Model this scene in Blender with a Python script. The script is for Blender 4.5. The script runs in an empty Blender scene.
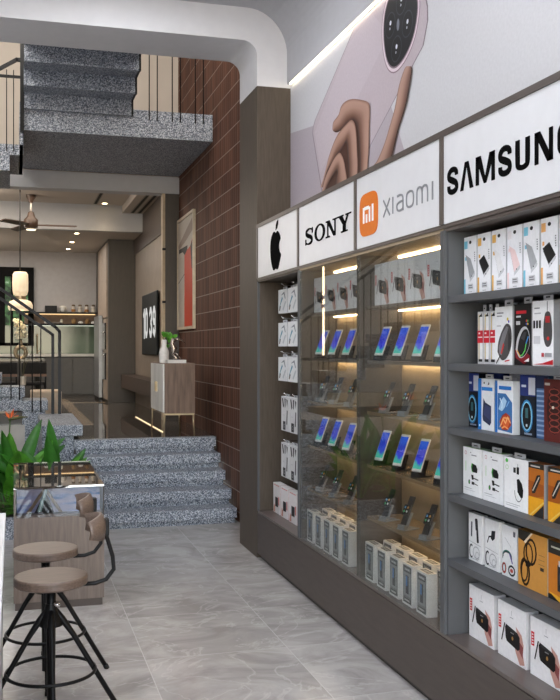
import bpy, bmesh, math, random
from mathutils import Vector, Matrix
random.seed(7)
C = bpy.context.scene.collection
SC = bpy.context.scene
R = math.radians

# ------------------------------------------------------------------ materials
def lin(h):
    if isinstance(h, str):
        h = h.lstrip('#'); rgb = [int(h[i:i+2], 16)/255 for i in (0, 2, 4)]
    else:
        rgb = [x/255 for x in h]
    return [x/12.92 if x <= .04045 else ((x+.055)/1.055)**2.4 for x in rgb] + [1]

MATS = {}
def newmat(name):
    m = bpy.data.materials.new(name); m.use_nodes = True
    nt = m.node_tree
    return m, nt, nt.nodes['Principled BSDF']

def M(name, col, rough=.5, metal=0, var=.06, scale=12, stretch=(1, 1, 1), bump=0, spec=.5, coat=0, emit=0, alpha=1):
    if name in MATS: return MATS[name]
    m, nt, b = newmat(name)
    c = lin(col)
    tc = nt.nodes.new('ShaderNodeTexCoord'); mp = nt.nodes.new('ShaderNodeMapping')
    mp.inputs['Scale'].default_value = stretch
    nt.links.new(tc.outputs['Object'], mp.inputs['Vector'])
    n = nt.nodes.new('ShaderNodeTexNoise'); n.inputs['Scale'].default_value = scale; n.inputs['Detail'].default_value = 4
    nt.links.new(mp.outputs[0], n.inputs['Vector'])
    cr = nt.nodes.new('ShaderNodeValToRGB')
    cr.color_ramp.elements[0].position = .3; cr.color_ramp.elements[1].position = .7
    cr.color_ramp.elements[0].color = [x*(1-var*2) for x in c[:3]]+[1]
    cr.color_ramp.elements[1].color = [min(1, x*(1+var*2)) for x in c[:3]]+[1]
    nt.links.new(n.outputs[0], cr.inputs[0]); nt.links.new(cr.outputs[0], b.inputs['Base Color'])
    b.inputs['Roughness'].default_value = rough; b.inputs['Metallic'].default_value = metal
    b.inputs['Specular IOR Level'].default_value = spec; b.inputs['Coat Weight'].default_value = coat
    if bump:
        bp = nt.nodes.new('ShaderNodeBump'); bp.inputs['Strength'].default_value = bump; bp.inputs['Distance'].default_value = .003
        nt.links.new(n.outputs[0], bp.inputs['Height']); nt.links.new(bp.outputs[0], b.inputs['Normal'])
    if emit:
        nt.links.new(cr.outputs[0], b.inputs['Emission Color']); b.inputs['Emission Strength'].default_value = emit
    MATS[name] = m
    return m

def P(col, rough=.35, metal=0):                     # printed paper, paint
    return M('print_%s_%g_%g' % (col, rough, metal), col, max(rough, .45), metal, var=.02, scale=60, spec=.2)

def emit(name, col, s):
    if name in MATS: return MATS[name]
    m = bpy.data.materials.new(name); m.use_nodes = True; nt = m.node_tree; nt.nodes.clear()
    o = nt.nodes.new('ShaderNodeOutputMaterial'); e = nt.nodes.new('ShaderNodeEmission')
    e.inputs[0].default_value = lin(col); e.inputs[1].default_value = s
    nt.links.new(e.outputs[0], o.inputs[0]); MATS[name] = m; return m

def granite():
    m, nt, b = newmat('granite')
    tc = nt.nodes.new('ShaderNodeTexCoord')
    v = nt.nodes.new('ShaderNodeTexVoronoi'); v.inputs['Scale'].default_value = 135
    n = nt.nodes.new('ShaderNodeTexNoise'); n.inputs['Scale'].default_value = 110; n.inputs['Detail'].default_value = 5
    nt.links.new(tc.outputs['Object'], v.inputs['Vector']); nt.links.new(tc.outputs['Object'], n.inputs['Vector'])
    sx = nt.nodes.new('ShaderNodeSeparateColor'); nt.links.new(v.outputs['Color'], sx.inputs[0])
    mx = nt.nodes.new('ShaderNodeMath'); mx.operation = 'MULTIPLY_ADD'; mx.inputs[1].default_value = .55
    nt.links.new(sx.outputs[0], mx.inputs[0])
    m2 = nt.nodes.new('ShaderNodeMath'); m2.operation = 'MULTIPLY'; m2.inputs[1].default_value = .5
    nt.links.new(n.outputs[0], m2.inputs[0]); nt.links.new(m2.outputs[0], mx.inputs[2])
    cr = nt.nodes.new('ShaderNodeValToRGB'); e = cr.color_ramp.elements
    e[0].position = .22; e[0].color = lin('#3a3f48'); e[1].position = .8; e[1].color = lin('#d6dbe2')
    k = e.new(.42); k.color = lin('#6a717c'); k = e.new(.6); k.color = lin('#9aa1ac')
    nt.links.new(mx.outputs[0], cr.inputs[0]); nt.links.new(cr.outputs[0], b.inputs['Base Color'])
    b.inputs['Roughness'].default_value = .5; b.inputs['Specular IOR Level'].default_value = .2
    return m

def tile_floor(name, c1, c2, vein, size, ox, oy, rough, grout, spec=.5, veinamt=1.0):
    m, nt, b = newmat(name)
    N, Lk = nt.nodes.new, nt.links.new
    g = N('ShaderNodeNewGeometry'); sep = N('ShaderNodeSeparateXYZ'); Lk(g.outputs['Position'], sep.inputs[0])
    def math_(op, a, bv=None):
        x = N('ShaderNodeMath'); x.operation = op
        if isinstance(a, (int, float)): x.inputs[0].default_value = a
        else: Lk(a, x.inputs[0])
        if bv is not None:
            if isinstance(bv, (int, float)): x.inputs[1].default_value = bv
            else: Lk(bv, x.inputs[1])
        return x.outputs[0]
    fx = math_('DIVIDE', math_('SUBTRACT', sep.outputs[0], ox), size[0]); fy = math_('DIVIDE', math_('SUBTRACT', sep.outputs[1], oy), size[1])
    def edge(f, s):
        fr = math_('FRACT', f); d = math_('MINIMUM', fr, math_('SUBTRACT', 1, fr))
        return math_('LESS_THAN', math_('MULTIPLY', d, s), .0022)
    gm = math_('MAXIMUM', edge(fx, size[0]), edge(fy, size[1]))
    cell = N('ShaderNodeCombineXYZ'); Lk(math_('FLOOR', fx), cell.inputs[0]); Lk(math_('FLOOR', fy), cell.inputs[1])
    wn = N('ShaderNodeTexWhiteNoise'); Lk(cell.outputs[0], wn.inputs['Vector'])
    off = N('ShaderNodeVectorMath'); off.operation = 'MULTIPLY_ADD'; off.inputs[1].default_value = (9, 9, 9)
    Lk(wn.outputs['Color'], off.inputs[0]); Lk(g.outputs['Position'], off.inputs[2])
    mp = N('ShaderNodeMapping'); mp.inputs['Rotation'].default_value = (0, 0, .7); mp.inputs['Scale'].default_value = (1.2, 1.6, 1)
    Lk(off.outputs[0], mp.inputs[0])
    n = N('ShaderNodeTexNoise'); n.inputs['Scale'].default_value = 1.6; n.inputs['Detail'].default_value = 9; n.inputs['Roughness'].default_value = .62; n.inputs['Distortion'].default_value = 1.1
    Lk(mp.outputs[0], n.inputs['Vector'])
    cr = N('ShaderNodeValToRGB'); cr.color_ramp.elements[0].position = .36; cr.color_ramp.elements[1].position = .62
    cr.color_ramp.elements[0].color = lin(c1); cr.color_ramp.elements[1].color = lin(c2); Lk(n.outputs[0], cr.inputs[0])
    n2 = N('ShaderNodeTexNoise'); n2.inputs['Scale'].default_value = 1.3; n2.inputs['Detail'].default_value = 6; n2.inputs['Distortion'].default_value = 1.8
    Lk(mp.outputs[0], n2.inputs['Vector'])
    vv = math_('MAXIMUM', 0.0, math_('SUBTRACT', 1.0, math_('DIVIDE', math_('ABSOLUTE', math_('SUBTRACT', n2.outputs[0], .5)), .016)))
    mixv = N('ShaderNodeMix'); mixv.data_type = 'RGBA'; mixv.inputs['B'].default_value = lin(vein)
    Lk(cr.outputs[0], mixv.inputs['A']); Lk(math_('MULTIPLY', vv, .45*veinamt), mixv.inputs['Factor'])
    mixg = N('ShaderNodeMix'); mixg.data_type = 'RGBA'; mixg.inputs['B'].default_value = lin(grout)
    Lk(mixv.outputs['Result'], mixg.inputs['A']); Lk(gm, mixg.inputs['Factor']); Lk(mixg.outputs['Result'], b.inputs['Base Color'])
    b.inputs['Roughness'].default_value = rough; b.inputs['Specular IOR Level'].default_value = spec
    return m

def ribbed_tiles():
    m, nt, b = newmat('ribbed_brown_tile')
    N, Lk = nt.nodes.new, nt.links.new
    g = N('ShaderNodeNewGeometry'); sep = N('ShaderNodeSeparateXYZ'); Lk(g.outputs['Position'], sep.inputs[0])
    def mm(op, a, c=None):
        x = N('ShaderNodeMath'); x.operation = op
        for i, q in enumerate((a, c)):
            if q is None: continue
            if isinstance(q, (int, float)): x.inputs[i].default_value = q
            else: Lk(q, x.inputs[i])
        return x.outputs[0]
    row = mm('DIVIDE', mm('SUBTRACT', sep.outputs[2], .095), .2015)
    fr = mm('FRACT', row)
    gr = mm('LESS_THAN', mm('MINIMUM', fr, mm('SUBTRACT', 1, fr)), .022)
    rib = mm('FRACT', mm('MULTIPLY', sep.outputs[1], 11.0))
    ribh = mm('SINE', mm('MULTIPLY', rib, 3.14159))
    cell = N('ShaderNodeCombineXYZ'); Lk(mm('FLOOR', row), cell.inputs[0]); Lk(mm('FLOOR', mm('MULTIPLY', sep.outputs[1], 11.0)), cell.inputs[1])
    wn = N('ShaderNodeTexWhiteNoise'); Lk(cell.outputs[0], wn.inputs['Vector'])
    cr = N('ShaderNodeValToRGB'); cr.color_ramp.elements[0].color = lin('#4a2d23'); cr.color_ramp.elements[1].color = lin('#644334')
    Lk(wn.outputs['Value'], cr.inputs[0])
    mx = N('ShaderNodeMix'); mx.data_type = 'RGBA'; Lk(gr, mx.inputs['Factor']); Lk(cr.outputs[0], mx.inputs['A']); mx.inputs['B'].default_value = lin('#8f8279')
    Lk(mx.outputs['Result'], b.inputs['Base Color']); b.inputs['Roughness'].default_value = .7; b.inputs['Specular IOR Level'].default_value = .2
    bp = N('ShaderNodeBump'); bp.inputs['Strength'].default_value = .6; bp.inputs['Distance'].default_value = .006
    Lk(mm('MULTIPLY', ribh, mm('SUBTRACT', 1, gr)), bp.inputs['Height']); Lk(bp.outputs[0], b.inputs['Normal'])
    return m

def glass_pane(name, tint='#ffffff', boost=1.0, rough=0.0):
    m = bpy.data.materials.new(name); m.use_nodes = True; nt = m.node_tree; nt.nodes.clear()
    N, Lk = nt.nodes.new, nt.links.new
    o = N('ShaderNodeOutputMaterial'); t = N('ShaderNodeBsdfTransparent'); t.inputs[0].default_value = lin(tint)
    g = N('ShaderNodeBsdfGlossy'); g.inputs['Roughness'].default_value = rough
    lw = N('ShaderNodeLayerWeight'); lw.inputs[0].default_value = .5
    f = N('ShaderNodeMath'); f.operation = 'POWER'; f.inputs[1].default_value = 5; Lk(lw.outputs['Facing'], f.inputs[0])
    k = N('ShaderNodeMath'); k.operation = 'MULTIPLY_ADD'; k.inputs[1].default_value = .96*boost; k.inputs[2].default_value = .04*boost; k.use_clamp = True
    mx = N('ShaderNodeMixShader'); Lk(f.outputs[0], k.inputs[0]); Lk(k.outputs[0], mx.inputs[0]); Lk(t.outputs[0], mx.inputs[1]); Lk(g.outputs[0], mx.inputs[2]); Lk(mx.outputs[0], o.inputs[0])
    MATS[name] = m
    return m

def screen_mat():
    m, nt, b = newmat('phone_screen')
    N, Lk = nt.nodes.new, nt.links.new
    tc = N('ShaderNodeTexCoord'); sep = N('ShaderNodeSeparateXYZ'); Lk(tc.outputs['Generated'], sep.inputs[0])
    n = N('ShaderNodeTexNoise'); n.inputs['Scale'].default_value = 3.0; n.inputs['Detail'].default_value = 1; Lk(tc.outputs['Generated'], n.inputs['Vector'])
    a = N('ShaderNodeMath'); a.operation = 'MULTIPLY_ADD'; a.inputs[1].default_value = .5; Lk(n.outputs[0], a.inputs[0]); Lk(sep.outputs[2], a.inputs[2])
    cr = N('ShaderNodeValToRGB'); e = cr.color_ramp.elements
    e[0].position = .34; e[0].color = lin('#3a9f8e'); e[1].position = 1.2 if False else 1.0; e[1].color = lin('#1f45b8')
    k = e.new(.46); k.color = lin('#2b789c'); k = e.new(.54); k.color = lin('#2a35b8'); k = e.new(.85); k.color = lin('#1c22a0')
    Lk(a.outputs[0], cr.inputs[0]); Lk(cr.outputs[0], b.inputs['Base Color']); Lk(cr.outputs[0], b.inputs['Emission Color'])
    b.inputs['Emission Strength'].default_value = .8; b.inputs['Roughness'].default_value = .25
    return m

def vcol_mat():
    m, nt, b = newmat('printed_poster_art')
    a = nt.nodes.new('ShaderNodeAttribute'); a.attribute_name = 'Col'
    nt.links.new(a.outputs['Color'], b.inputs['Base Color']); b.inputs['Roughness'].default_value = .5
    return m

GRAN = granite(); BRICK = ribbed_tiles()
FLOOR = tile_floor('grey_marble_tile', '#a19d99', '#c2beba', '#dedad6', (.804, .804), .69, 4.25, .16, '#cfccc9', veinamt=.8)
UFLOOR = tile_floor('dark_polished_tile', '#4c4641', '#5e5750', '#857b70', (1.6, 1.6), 1.16, 9.9, .04, '#b0a595', spec=.8)
WHITE = M('white_paint', '#d9d9db', .7, var=.01)
PORTALIN = M('grey_paint', '#c3c1c2', .7, var=.01)
CEIL = M('ceiling_paint', '#b8b8bb', .8, var=.01)
BEIGEW = M('beige_wall_paint', '#c2b7a9', .7, var=.02, scale=3)
BROWNLAM = M('taupe_wood_laminate', '#51483f', .55, spec=.3, var=.07, scale=14, stretch=(6, 6, .5))
DARKLAM = M('charcoal_brown_laminate', '#4d4541', .5, spec=.35, var=.05, scale=10, stretch=(4, .5, 4))
PANEL = M('dark_taupe_panel', '#4b453f', .5, var=.04, scale=10, stretch=(4, 4, .6))
STEEL = M('blue_grey_painted_board', '#4d4f52', .5, var=.03, scale=6)
FRAMEB = M('brown_sign_frame', '#4b423d', .4, var=.04)
SIGNW = M('white_sign_acrylic', '#d6d7da', .35, var=.01)
INK = M('black_lettering', '#050505', .9, var=.0, spec=.05)
BLACK = M('black_metal', '#0a0a0b', .45, var=.05, spec=.25)
GREYMET = M('dark_grey_metal', '#26282d', .5, var=.04, spec=.3)
DESKW = M('taupe_wood_grain', '#75685f', .4, var=.1, scale=9, stretch=(7, 7, .6))
SEATW = M('stool_wood', '#6c5b50', .36, var=.13, scale=5, stretch=(2, 26, 26))
SIDEW = M('walnut_wood', '#6d574a', .45, var=.16, scale=8, stretch=(5, 5, .5))
GOLD = M('brushed_brass', '#a8977c', .4, metal=.7)
LEAF = M('green_leaf', '#2f6a1c', .5, var=.22, scale=7)
LEAF2 = M('bright_green_leaf', '#4c8c26', .5, var=.2, scale=9)
STEMG = M('green_stem', '#3c5a24', .5)
ORANGE = M('orange_petal', '#e0641c', .5, var=.1)
SOIL = M('dark_soil', '#2a2018', .95, var=.3, scale=40, bump=1)
GLASS = glass_pane('cabinet_glass', '#f4f6f5', 1.15)
CLEAR = glass_pane('clear_acrylic', '#e8eceb', 1.6)
WARM = emit('warm_led', '#ffdcaa', 19.0)
WARM2 = emit('warm_led_soft', '#ffe2b4', 3.0)
PANELL = emit('ceiling_panel_light', '#f6f8ff', 14.5)
DOWN = emit('downlight_glow', '#ffe0b0', 18)
SCREEN = screen_mat()
ART = vcol_mat()

# ------------------------------------------------------------------ objects
def empty(name, loc, label=None, cat=None, group=None, kind=None):
    o = bpy.data.objects.new(name, None); C.objects.link(o); o.location = loc; o.empty_display_size = .1
    tag(o, label, cat, group, kind); return o

def tag(o, label=None, cat=None, group=None, kind=None):
    if label: o['label'] = label
    if cat: o['category'] = cat
    if group: o['group'] = group
    if kind: o['kind'] = kind
    return o

class MB:
    def __init__(s): s.v = []; s.f = []; s.m = []; s.mats = []; s.sm = []
    def mi(s, m):
        if m not in s.mats: s.mats.append(m)
        return s.mats.index(m)
    def add(s, vs, fs, m, smooth=False):
        k = len(s.v); s.v += [Vector(v) for v in vs]; i = s.mi(m)
        for f in fs: s.f.append([k+j for j in f]); s.m.append(i); s.sm.append(smooth)
        return s
    def box(s, x0, x1, y0, y1, z0, z1, m):
        x0, x1 = sorted((x0, x1)); y0, y1 = sorted((y0, y1)); z0, z1 = sorted((z0, z1))
        v = [(x, y, z) for z in (z0, z1) for y in (y0, y1) for x in (x0, x1)]
        return s.add(v, [(0, 2, 3, 1), (4, 5, 7, 6), (0, 1, 5, 4), (2, 6, 7, 3), (0, 4, 6, 2), (1, 3, 7, 5)], m)
    def prism(s, pts, d, m, smooth=False):            # planar 3-D polygon extruded along vector d
        n = len(pts); d = Vector(d); a = [Vector(p) for p in pts]; b = [p+d for p in a]
        s.add(a+b, [list(range(n))[::-1], list(range(n, 2*n))]+[[i, (i+1) % n, (i+1) % n+n, i+n] for i in range(n)], m, smooth)
        return s
    def tube(s, pts, r, m, n=10, closed=False):
        pts = [Vector(p) for p in pts]; N = len(pts)
        rs = r if isinstance(r, (list, tuple)) else [r]*N
        vs = []; up = None
        for i, p in enumerate(pts):
            a = pts[(i-1) % N] if (closed or i) else p; b = pts[(i+1) % N] if (closed or i < N-1) else p
            t = (b-a).normalized()
            if up is None: up = t.orthogonal().normalized()
            up = (up-t*up.dot(t)).normalized(); w = t.cross(up)
            for k in range(n):
                q = 2*math.pi*k/n; vs.append(p+(up*math.cos(q)+w*math.sin(q))*rs[i])
        fs = []
        for i in range(N if closed else N-1):
            j = (i+1) % N
            for k in range(n): fs.append((i*n+k, i*n+(k+1) % n, j*n+(k+1) % n, j*n+k))
        if not closed: fs += [list(range(n))[::-1], [(N-1)*n+k for k in range(n)]]
        return s.add(vs, fs, m, True)
    def lathe(s, prof, c, m, n=24, sx=1, sy=1, smooth=True):
        vs = [];
        for (r, z) in prof:
            for k in range(n):
                q = 2*math.pi*k/n; vs.append((c[0]+r*sx*math.cos(q), c[1]+r*sy*math.sin(q), c[2]+z))
        fs = []
        for i in range(len(prof)-1):
            for k in range(n): fs.append((i*n+k, i*n+(k+1) % n, (i+1)*n+(k+1) % n, (i+1)*n+k))
        s.add(vs, fs, m, smooth)
        return s.add([vs[k] for k in range(n)]+[vs[(len(prof)-1)*n+k] for k in range(n)], [list(range(n))[::-1], [n+k for k in range(n)]], m, False)
    def build(s, name, parent=None, bevel=0, label=None, cat=None, group=None, kind=None, at=None, weld=False):
        me = bpy.data.meshes.new(name)
        if parent is not None:
            base = Vector((0, 0, 0)); p = parent
            while p is not None: base += p.location; p = p.parent
        elif at is not None: base = Vector(at)
        else:
            xs = [v.x for v in s.v]; ys = [v.y for v in s.v]; zs = [v.z for v in s.v]
            base = Vector(((min(xs)+max(xs))/2, (min(ys)+max(ys))/2, min(zs)))
        me.from_pydata([v-base for v in s.v], [], s.f)
        for m in s.mats: me.materials.append(m)
        me.polygons.foreach_set('material_index', s.m); me.polygons.foreach_set('use_smooth', s.sm)
        me.update()
        o = bpy.data.objects.new(name, me); C.objects.link(o)
        if parent is not None: o.parent = parent
        else: o.location = base
        if bevel:
            b = o.modifiers.new('bevel', 'BEVEL'); b.width = bevel; b.segments = 2; b.limit_method = 'ANGLE'; b.angle_limit = R(40)
        tag(o, label, cat, group, kind)
        return o

def box(name, x0, x1, y0, y1, z0, z1, m, parent=None, **k): return MB().box(x0, x1, y0, y1, z0, z1, m).build(name, parent, **k)

def copy_tree(o, parent=None):
    c = o.copy(); C.objects.link(c)
    if parent is not None: c.parent = parent
    for ch in list(o.children): copy_tree(ch, c)
    return c

def struct(o): o['kind'] = 'structure'; return o

# 2-D shapes laid on a plane: frame = (origin, s-axis, t-axis, normal)
class Face:
    def __init__(s, o, sa, ta, n, w=1, h=1): s.o = Vector(o); s.sa = Vector(sa); s.ta = Vector(ta); s.n = Vector(n); s.w = w; s.h = h; s.k = 0
    def p(s, a, b, off): return s.o+s.sa*(a*s.w)+s.ta*(b*s.h)+s.n*off
    def poly(s, mb, pts, m, off=None):
        if off is None: s.k += 1; off = .0004+.00018*s.k
        mb.add([s.p(a, b, off) for a, b in pts], [list(range(len(pts)))], m)
    def solid(s, mb, pts, m, th, off=0):
        mb.prism([s.p(a, b, off) for a, b in pts], s.n*th, m)
    def rect(s, mb, a0, b0, a1, b1, m): s.poly(mb, [(a0, b0), (a1, b0), (a1, b1), (a0, b1)], m)
    def ell(s, mb, a, b, ra, rb, m, n=16): s.poly(mb, [(a+ra*math.cos(2*math.pi*i/n), b+rb*math.sin(2*math.pi*i/n)) for i in range(n)], m)
    def line(s, mb, pts, w, m):                    # w in metres
        q = [(a*s.w, b*s.h) for a, b in pts]; s.k += 1; off = .0004+.00018*s.k
        for (x0, y0), (x1, y1) in zip(q[:-1], q[1:]):
            l = math.hypot(x1-x0, y1-y0) or 1e-6; nx, ny = -(y1-y0)/l*w/2, (x1-x0)/l*w/2; ex, ey = (x1-x0)/l*w*.3, (y1-y0)/l*w*.3
            mb.add([s.p(a/s.w, b/s.h, off) for a, b in ((x0+nx-ex, y0+ny-ey), (x1+nx+ex, y1+ny+ey), (x1-nx+ex, y1-ny+ey), (x0-nx-ex, y0-ny-ey))], [(0, 1, 2, 3)], m)
    def ring(s, mb, a, b, ra, rb, w, m, n=16, a0=0, a1=360):
        s.line(mb, [(a+ra*math.cos(R(a0+(a1-a0)*i/n)), b+rb*math.sin(R(a0+(a1-a0)*i/n))) for i in range(n+1)], w, m)

def curve(ctrl, n=6):      # Catmull-Rom
    out = []; c_ = [ctrl[0]]+list(ctrl)+[ctrl[-1]]
    for i in range(1, len(c_)-2):
        for k in range(n):
            t = k/n; p = [0]*len(c_[0])
            for q in range(len(p)):
                p0, p1, p2, p3 = c_[i-1][q], c_[i][q], c_[i+1][q], c_[i+2][q]
                p[q] = .5*((2*p1)+(-p0+p2)*t+(2*p0-5*p1+4*p2-p3)*t*t+(-p0+3*p1-3*p2+p3)*t**3)
            out.append(tuple(p))
    out.append(tuple(ctrl[-1])); return out

# ------------------------------------------------------------------ camera
cam = bpy.data.cameras.new('camera'); co = bpy.data.objects.new('camera', cam); C.objects.link(co)
cam.sensor_fit = 'VERTICAL'; cam.sensor_height = 24; cam.lens = 926/700*24
cam.shift_y = -1.7/700
co.location = (0, 0, 1.7); co.rotation_euler = (R(90), 0, -math.atan(266.4/926)); cam.clip_start = .05
SC.camera = co

# ------------------------------------------------------------------ setting: shop
WX = 1.9; PXW = 2.185; BWX = 2.12; LWX = -3.4
struct(box('floor', LWX, 2.45, -4, 9.9, -.1, 0, FLOOR))
struct(box('wall_left', LWX-.15, LWX, -4, 19, -.1, 6.8, WHITE))
# right wall of the shop, overhanging cove above the poster
mb = MB(); mb.box(2.206, 2.45, -4, 7.3, 0, 3.85, WHITE); struct(mb.build('wall_right'))
# coved ceiling profile extruded along Y
prof = [(LWX, 4.46)]
cx, cz, rr = 1.82, 4.1, .36
for i in range(13):
    a = R(90-90*i/12); prof.append((cx+.335*math.cos(a), cz+rr*math.sin(a)))
prof += [(2.155, 3.862), (2.5, 3.862), (2.5, 4.7), (LWX, 4.7)]
mb = MB(); mb.prism([(x, -4, z) for x, z in prof], (0, 11.28, 0), CEIL); struct(mb.build('ceiling'))
# portal: rounded opening
pts_o = [(LWX, 4.46)]+prof[1:14]+[(2.155, 3.83)]
def arc(cx, cz, r, n=10): return [(cx+r*math.cos(R(90-90*i/n)), cz+r*math.sin(R(90-90*i/n))) for i in range(n+1)]
inner = [(LWX, 4.195)]+arc(1.78, 4.075, .12)+[(1.9, 3.832)]
outer = [(LWX, 4.75), (2.6, 4.75), (2.6, 3.832)]
mb = MB()
n = len(inner); poly = inner+outer[::-1]
front = [(x, 7.28, z) for x, z in poly]
mb.prism(front, (0, .59, 0), WHITE)
o = mb.build('trim_1'); o.data.materials.append(PORTALIN); struct(o)
# pillar under the portal
o = box('trim_2', 1.9, 2.6, 7.28, 7.87, 0, 3.832, BROWNLAM); struct(o)
# stairwell right wall of ribbed tiles
struct(box('wall_right_tiled', BWX, 2.45, 7.87, 12.3, 0, 6.8, BRICK))
struct(box('wall_upper', LWX, BWX, 12.3, 12.45, 3.98, 6.8, BEIGEW))
struct(box('ceiling_stairwell', LWX, 2.45, 7.87, 12.45, 6.8, 6.9, WHITE))
struct(box('wall_above_portal', LWX, 2.45, 7.7, 7.87, 4.75, 6.8, WHITE))
struct(box('trim_3', LWX, BWX, 12.22, 12.45, 3.755, 3.975, M('beam_paint', '#b3b4b6', .6, var=.01)))
# upper ground level
mb = MB(); mb.box(.602, 2.5, 9.86, 11.6, .55, .7495, UFLOOR); mb.box(LWX, 2.5, 11.6, 19, .55, .7495, UFLOOR)
struct(mb.build('floor_upper'))
# floor inlays
INL = M('beige_inlay_stone', '#b39f88', .08, var=.03)
struct(box('trim_4', .80, .96, 11.7, 17.9, .7496, .7508, INL)); struct(box('trim_5', .3, 1.55, 16.45, 16.62, .7496, .7512, INL))
# back room shell
struct(box('wall_back', LWX, 2.2, 18.8, 18.95, .75, 3.95, M('greige_wall', '#a09b98', .7, var=.02)))
struct(box('wall_television', 2.05, 2.4, 12.5, 16.3, .75, 4.1, M('beige_panel_wall', '#82766a', .5, var=.04, scale=5)))
box('trim_7', 2.03, 2.05, 12.5, 16.3, 3.34, 3.9, M('dark_brown_wood', '#463a33', .4, var=.08))['kind'] = 'structure'
LC = M('living_ceiling_paint', '#bdb4aa', .8, var=.01)
struct(box('ceiling_living', 1.7, 2.4, 12.45, 15.2, 3.9, 4.2, LC))
struct(box('ceiling_tray', LWX, 1.7, 12.45, 15.2, 4.02, 4.2, LC))
struct(box('ceiling_kitchen', LWX, 2.4, 15.35, 18.95, 3.6, 4.2, LC))
struct(box('trim_6', LWX, 2.4, 15.2, 15.35, 3.6, 4.2, M('beam_paint', '#b3b4b6', .6)))
# ceiling slot diffusers
def slot(x, y0, y1, z, lab):
    e = empty('slot_vent', (x, (y0+y1)/2, z-.004), lab, 'vent', 'linear slots in the living ceiling')
    box('frame', x-.035, x+.035, y0, y1, z-.006, z, M('slot_frame', '#8d8478', .5), e)
    box('opening', x-.02, x+.02, y0+.02, y1-.02, z-.008, z-.004, M('slot_dark', '#1c1a18', .8), e)
slot(1.85, 13.0, 15.1, 3.9, 'dark linear ceiling slot nearer the tray edge, left of its twin')
slot(1.96, 13.0, 15.1, 3.9, 'dark linear ceiling slot nearer the television wall')
slot(1.26, 13.6, 15.1, 4.02, 'short dark slot standing alone in the middle of the living ceiling')
# storefront behind the viewer
mb = MB()
for x in (LWX, -1.5, .4, 2.3): mb.box(x, x+.06, -4, -3.92, 0, 4.46, BLACK)
mb.box(LWX, 2.4, -4, -3.92, 4.3, 4.46, BLACK); struct(mb.build('window_1'))

# partition and tall panel
mb = MB(); mb.box(1.935, BWX, 12.24, 12.36, .75, 3.755, PANEL); mb.box(1.90, 1.935, 12.24, 12.36, .75, 3.755, M('beige_edge', '#b8a68c', .5))
o = mb.build('partition_panel', label='tall dark partition panel with a beige edge beside the tiled wall', cat='partition')
for z in (1.55, 2.3, 3.0): box('bracket', 1.895, 1.94, 12.22, 12.245, z, z+.03, BLACK, o)

# ------------------------------------------------------------------ stairs to the upper level
st = empty('staircase', (1.35, 9.2, 0), 'five broad speckled granite steps rising to the polished upper floor', 'stairs')
nose = [8.765, 9.0, 9.275, 9.505, 9.738]
for i, y in enumerate(nose):
    z = .15*(i+1)
    MB().box(.6, 2.087, y, y+.33 if i < 4 else y+.14, z-.098, z, GRAN).build('tread', st, bevel=.006)
    MB().box(.62, 2.07, y+.035, y+.3 if i < 4 else y+.06, z-.15, z-.098, GRAN).build('riser', st)
# side stairs going up to the left
sf = empty('stair_flight', (.2, 11.6, .75), 'granite flight climbing left behind the plants beside black handrail', 'stairs')
mb = MB()
mb.box(.28, .69, 9.80, 11.6, .79, .905, GRAN); o = mb.build('tread', sf, bevel=.005)
MB().box(.28, .60, 9.84, 11.54, 0, .79, GRAN).build('base_block', sf)
xs = .40; z = 1.07
for k in range(11):
    x1 = xs-.27*k; zt = z+.165*k
    MB().box(x1-.42, x1, 11.55, 12.2, zt-.12, zt, GRAN).build('tread', sf, bevel=.005)
    MB().box(x1-.30, x1-.03, 11.58, 12.17, zt-.29, zt-.12, GRAN).build('riser', sf)
MB().box(.13, .5, 11.56, 12.15, 0, .79, GRAN).build('base_block', sf)
box('marble_base', LWX+.02, .13, 11.56, 11.9, 0, .78, M('pale_marble', '#c2bdb6', .12, var=.1, scale=3), sf)
box('dark_niche', LWX+.02, .28, 11.7, 11.9, .78, .92, M('niche_dark', '#3a322c', .3), sf)
box('beige_panel', LWX+.02, -.02, 11.6, 11.9, .92, 1.1, M('beige_panel', '#b7a995', .5), sf)

# handrail in the plane beside the flight
hr = empty('handrail', (.3, 11.5, .9), 'dark grey double handrail descending to the right beside the granite flight', 'handrail')
def bar(mb, pts, w, t, m):                     # flat bar in plane Y
    for (a, b) in zip(pts[:-1], pts[1:]):
        a = Vector(a); b = Vector(b); d = (b-a).normalized(); nn = Vector((-d.z, 0, d.x))*w/2; a = a-d*w*.25; b = b+d*w*.25
        mb.prism([a+nn, b+nn, b-nn, a-nn], (0, t, 0), m)
up = (2.414-1.934)/(.518+.156)
def rl(x, off=0): return 1.934+(.518-x)*up+off
mb = MB(); bar(mb, [(-1.9, 11.50, rl(-1.9)), (.49, 11.50, rl(.49)), (.535, 11.50, rl(.535)-.02), (.535, 11.50, .86)], .036, .035, GREYMET); mb.build('top_rail', hr)
mb = MB(); bar(mb, [(-1.9, 11.50, rl(-1.9, -.115)), (.455, 11.50, rl(.455, -.115)), (.455, 11.50, .90)], .034, .035, GREYMET); mb.build('inner_rail', hr)
for i in range(9):
    for dx in (0, .1):
        x = .315-.245*2*i/2*1.0 - dx - (0 if i == 0 else .0)
        zz = max(.93, 1.07+.165*round((.40-x-.13)/.27)-.15)
        if x > -1.85: MB().tube([(x, 11.53, zz), (x, 11.53, rl(x, -.13))], .007, BLACK, 6).build('baluster', hr)

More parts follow.
